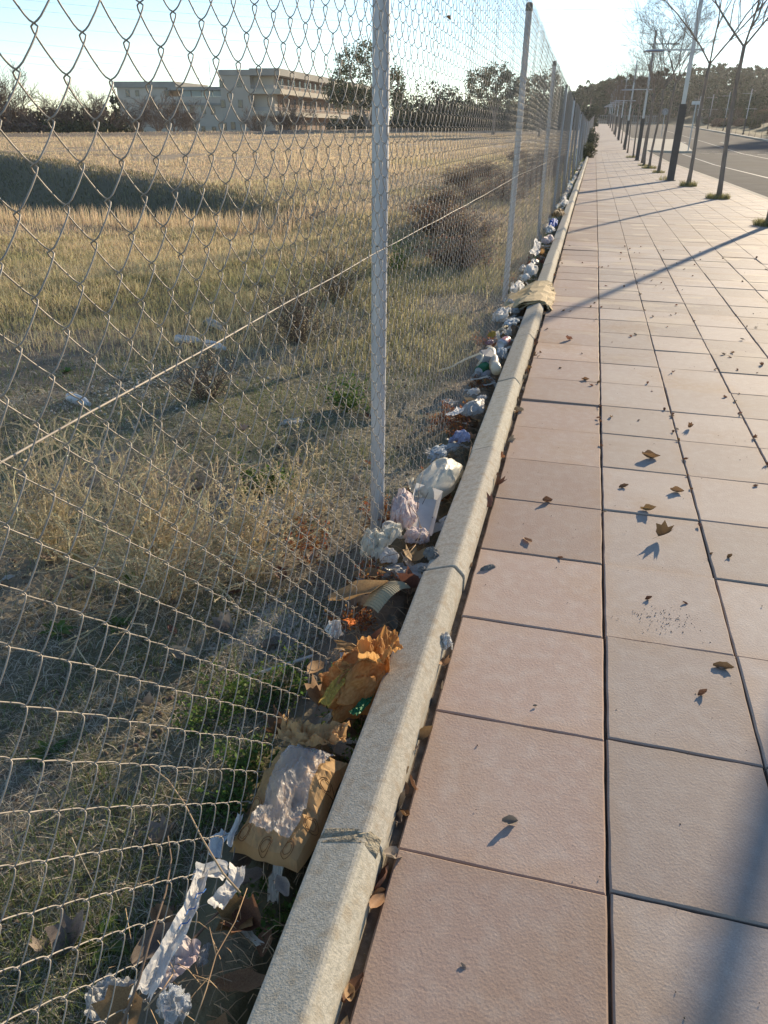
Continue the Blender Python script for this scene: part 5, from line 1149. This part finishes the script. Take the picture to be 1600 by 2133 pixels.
# red brown weeds tangled in the litter
for i, (a, b, z, n, h, lb) in enumerate([(800, 1075, -.05, 40, .11, 'rusty weed at the foot of the near post, right side'), (775, 1195, -.03, 26, .10, 'rusty twigs across the white bag'), (900, 1010, -.05, 26, .12, 'red weed at the mesh behind the long cream bag'), (950, 900, -.05, 20, .10, 'red weed above the printed wrapper'), (930, 880, -.06, 30, .14, 'rusty weed clump at the mesh left of the white card'), (960, 860, -.03, 26, .09, 'straw twigs on the red weeds by the kerb'),
        (640, 1190, -.14, 22, .16, 'orange brown weed left of the tall pale leaf'), (735, 1290, -.05, 18, .08, 'rusty twigs above the orange bag'), (1010, 715, -.05, 26, .12, 'bright red brown weed left of the red can'), (1072, 585, -.03, 30, .16, 'bright red brown weed left of the cardboard'), (1092, 550, -.03, 20, .16, 'red weed above the white bags by the third post'), (1000, 800, -.05, 16, .08, 'dry twigs under the green can')]):
    p = at(a, b, z); stem_plant('rusty_weed', (p[0], p[1], -.08), n, h, 1.2, .0011, M['twig'], lb, 'weed', M['g_rust'], 4, .011, 500+i, 1.2, 5)
# loose twigs and dry stems
def twig(pts, r_, label, mat='twig'): tag(MB().tube([at(*q) for q in pts], [r_*(1-.5*i/(len(pts)-1)) for i in range(len(pts))], 6).ob('twig', M[mat], None, True), label, 'twig')
M['pale_stem'] = material('pale_stem', (.46, .34, .20), (.34, .22, .13), 30, .8)
twig([(500, 1860, .03), (465, 1820, .06), (420, 1745, .09), (385, 1675, .1), (350, 1625, .1), (312, 1595, .1)], .0022, 'long curved pale stem crossing the mesh towards the torn white plastic', 'pale_stem')
twig([(388, 1668, .1), (360, 1663, .1), (322, 1652, .1)], .0014, 'short side twig on the curved pale stem', 'pale_stem')
twig([(255, 2133, .05), (290, 2040, .08), (312, 1960, .1), (345, 1860, .1), (357, 1790, .1), (350, 1742, .1)], .0024, 'upright reddish stem along the wires above the orange leaf')
twig([(405, 2133, .0), (430, 2060, .0), (450, 1990, .0), (490, 1920, .0), (515, 1850, .0)], .0013, 'thin branching stem on the dark soil beside the kerb', 'pale_stem'); twig([(450, 1990, .0), (436, 1930, .01)], .0011, 'little side twig on the soil by the kerb', 'pale_stem'); twig([(300, 2105, .05), (340, 2060, .06), (360, 2030, .06)], .0016, 'short pale stick over the clear plastic wad', 'pale_stem')
twig([(150, 1745, .1), (175, 1800, .1), (200, 1850, .08)], .0010, 'thin straw stalk standing against the lower left mesh', 'straw')
twig([(355, 2010, -.05), (400, 1960, -.05), (440, 1915, -.05), (475, 1880, -.05)], .0035, 'knobbly dark twig lying beside the long white strip')
twig([(825, 1037, .06), (850, 1048, .07), (870, 1075, .07), (878, 1105, .06), (866, 1135, .05), (838, 1150, .04), (800, 1160, .04), (770, 1200, .03)], .0016, 'brown vine looping over the tray and the pinkish bag')
twig([(866, 1135, .05), (845, 1160, .04), (835, 1175, .02)], .0012, 'end of the looping vine above the cement lump', 'pale_stem'); twig([(870, 1060, .03), (872, 1020, .06), (880, 990, .08), (876, 960, .1)], .0013, 'thin upright stem in front of the long cream bag')
twig([(880, 1050, .03), (900, 1010, .05), (930, 975, .05), (960, 965, .03)], .0011, 'thin grey stem along the long cream bag'); twig([(928, 938, .03), (945, 931, .05), (975, 934, .07), (984, 925, .08), (980, 917, .08), (968, 915, .05)], .0011, 'dry stem hooked over the kerb joint'); twig([(982, 930, .08), (975, 960, .07), (955, 990, .05)], .0010, 'reddish stem hanging down the kerb side')
twig([(1010, 560, .1), (1030, 590, .06)], .001, 'tiny stalk by the third post')
r_ = random.Random(5); mb = MB()
for i in range(1300):
    Y = -1+r_.random()**1.3*8; X = -.56-abs(r_.gauss(0, .10)); a = r_.uniform(0, 6.28); L_ = r_.uniform(.02, .08); z = -.07+r_.random()*.035
    mb.tube([(X, Y, z), (X+math.cos(a)*L_*.5, Y+math.sin(a)*L_*.5, z+r_.uniform(0, .02)), (X+math.cos(a)*L_, Y+math.sin(a)*L_, z)], .0008, 3, False)
tag(mb.ob('twig_litter', M['pale_stem']), 'fine dry twigs and needles on the soil between kerb and fence', 'twigs', None, 'stuff')
# leaf stuck in the fence
p = atY(933, 38, 3.0); p = at(933, 38, CAM[2]) if False else CAM+ray(933, 38)*((-.765-CAM[0])/ray(933, 38)[0])
leaf(p, .026, 1, (1.2, .3, 1), 'dark leaf stuck in the mesh high up between the first two posts')

# ------------------------------------------------------------------ air
hz = MB().box((-424, -7.9, -9), (424, 899, 72)).ob('haze'); hz['kind'] = 'stuff'; hz['label'] = 'thin sunlit haze over the field and road'
hm = bpy.data.materials.new('haze'); hm.use_nodes = True; hn = hm.node_tree; hn.nodes.clear(); pv_ = hn.nodes.new('ShaderNodeVolumePrincipled'); pv_.inputs['Color'].default_value = (.9, .93, 1, 1); pv_.inputs['Density'].default_value = .00018; pv_.inputs['Anisotropy'].default_value = .5
ho = hn.nodes.new('ShaderNodeOutputMaterial'); hn.links.new(pv_.outputs[0], ho.inputs['Volume']); hz.data.materials.append(hm)
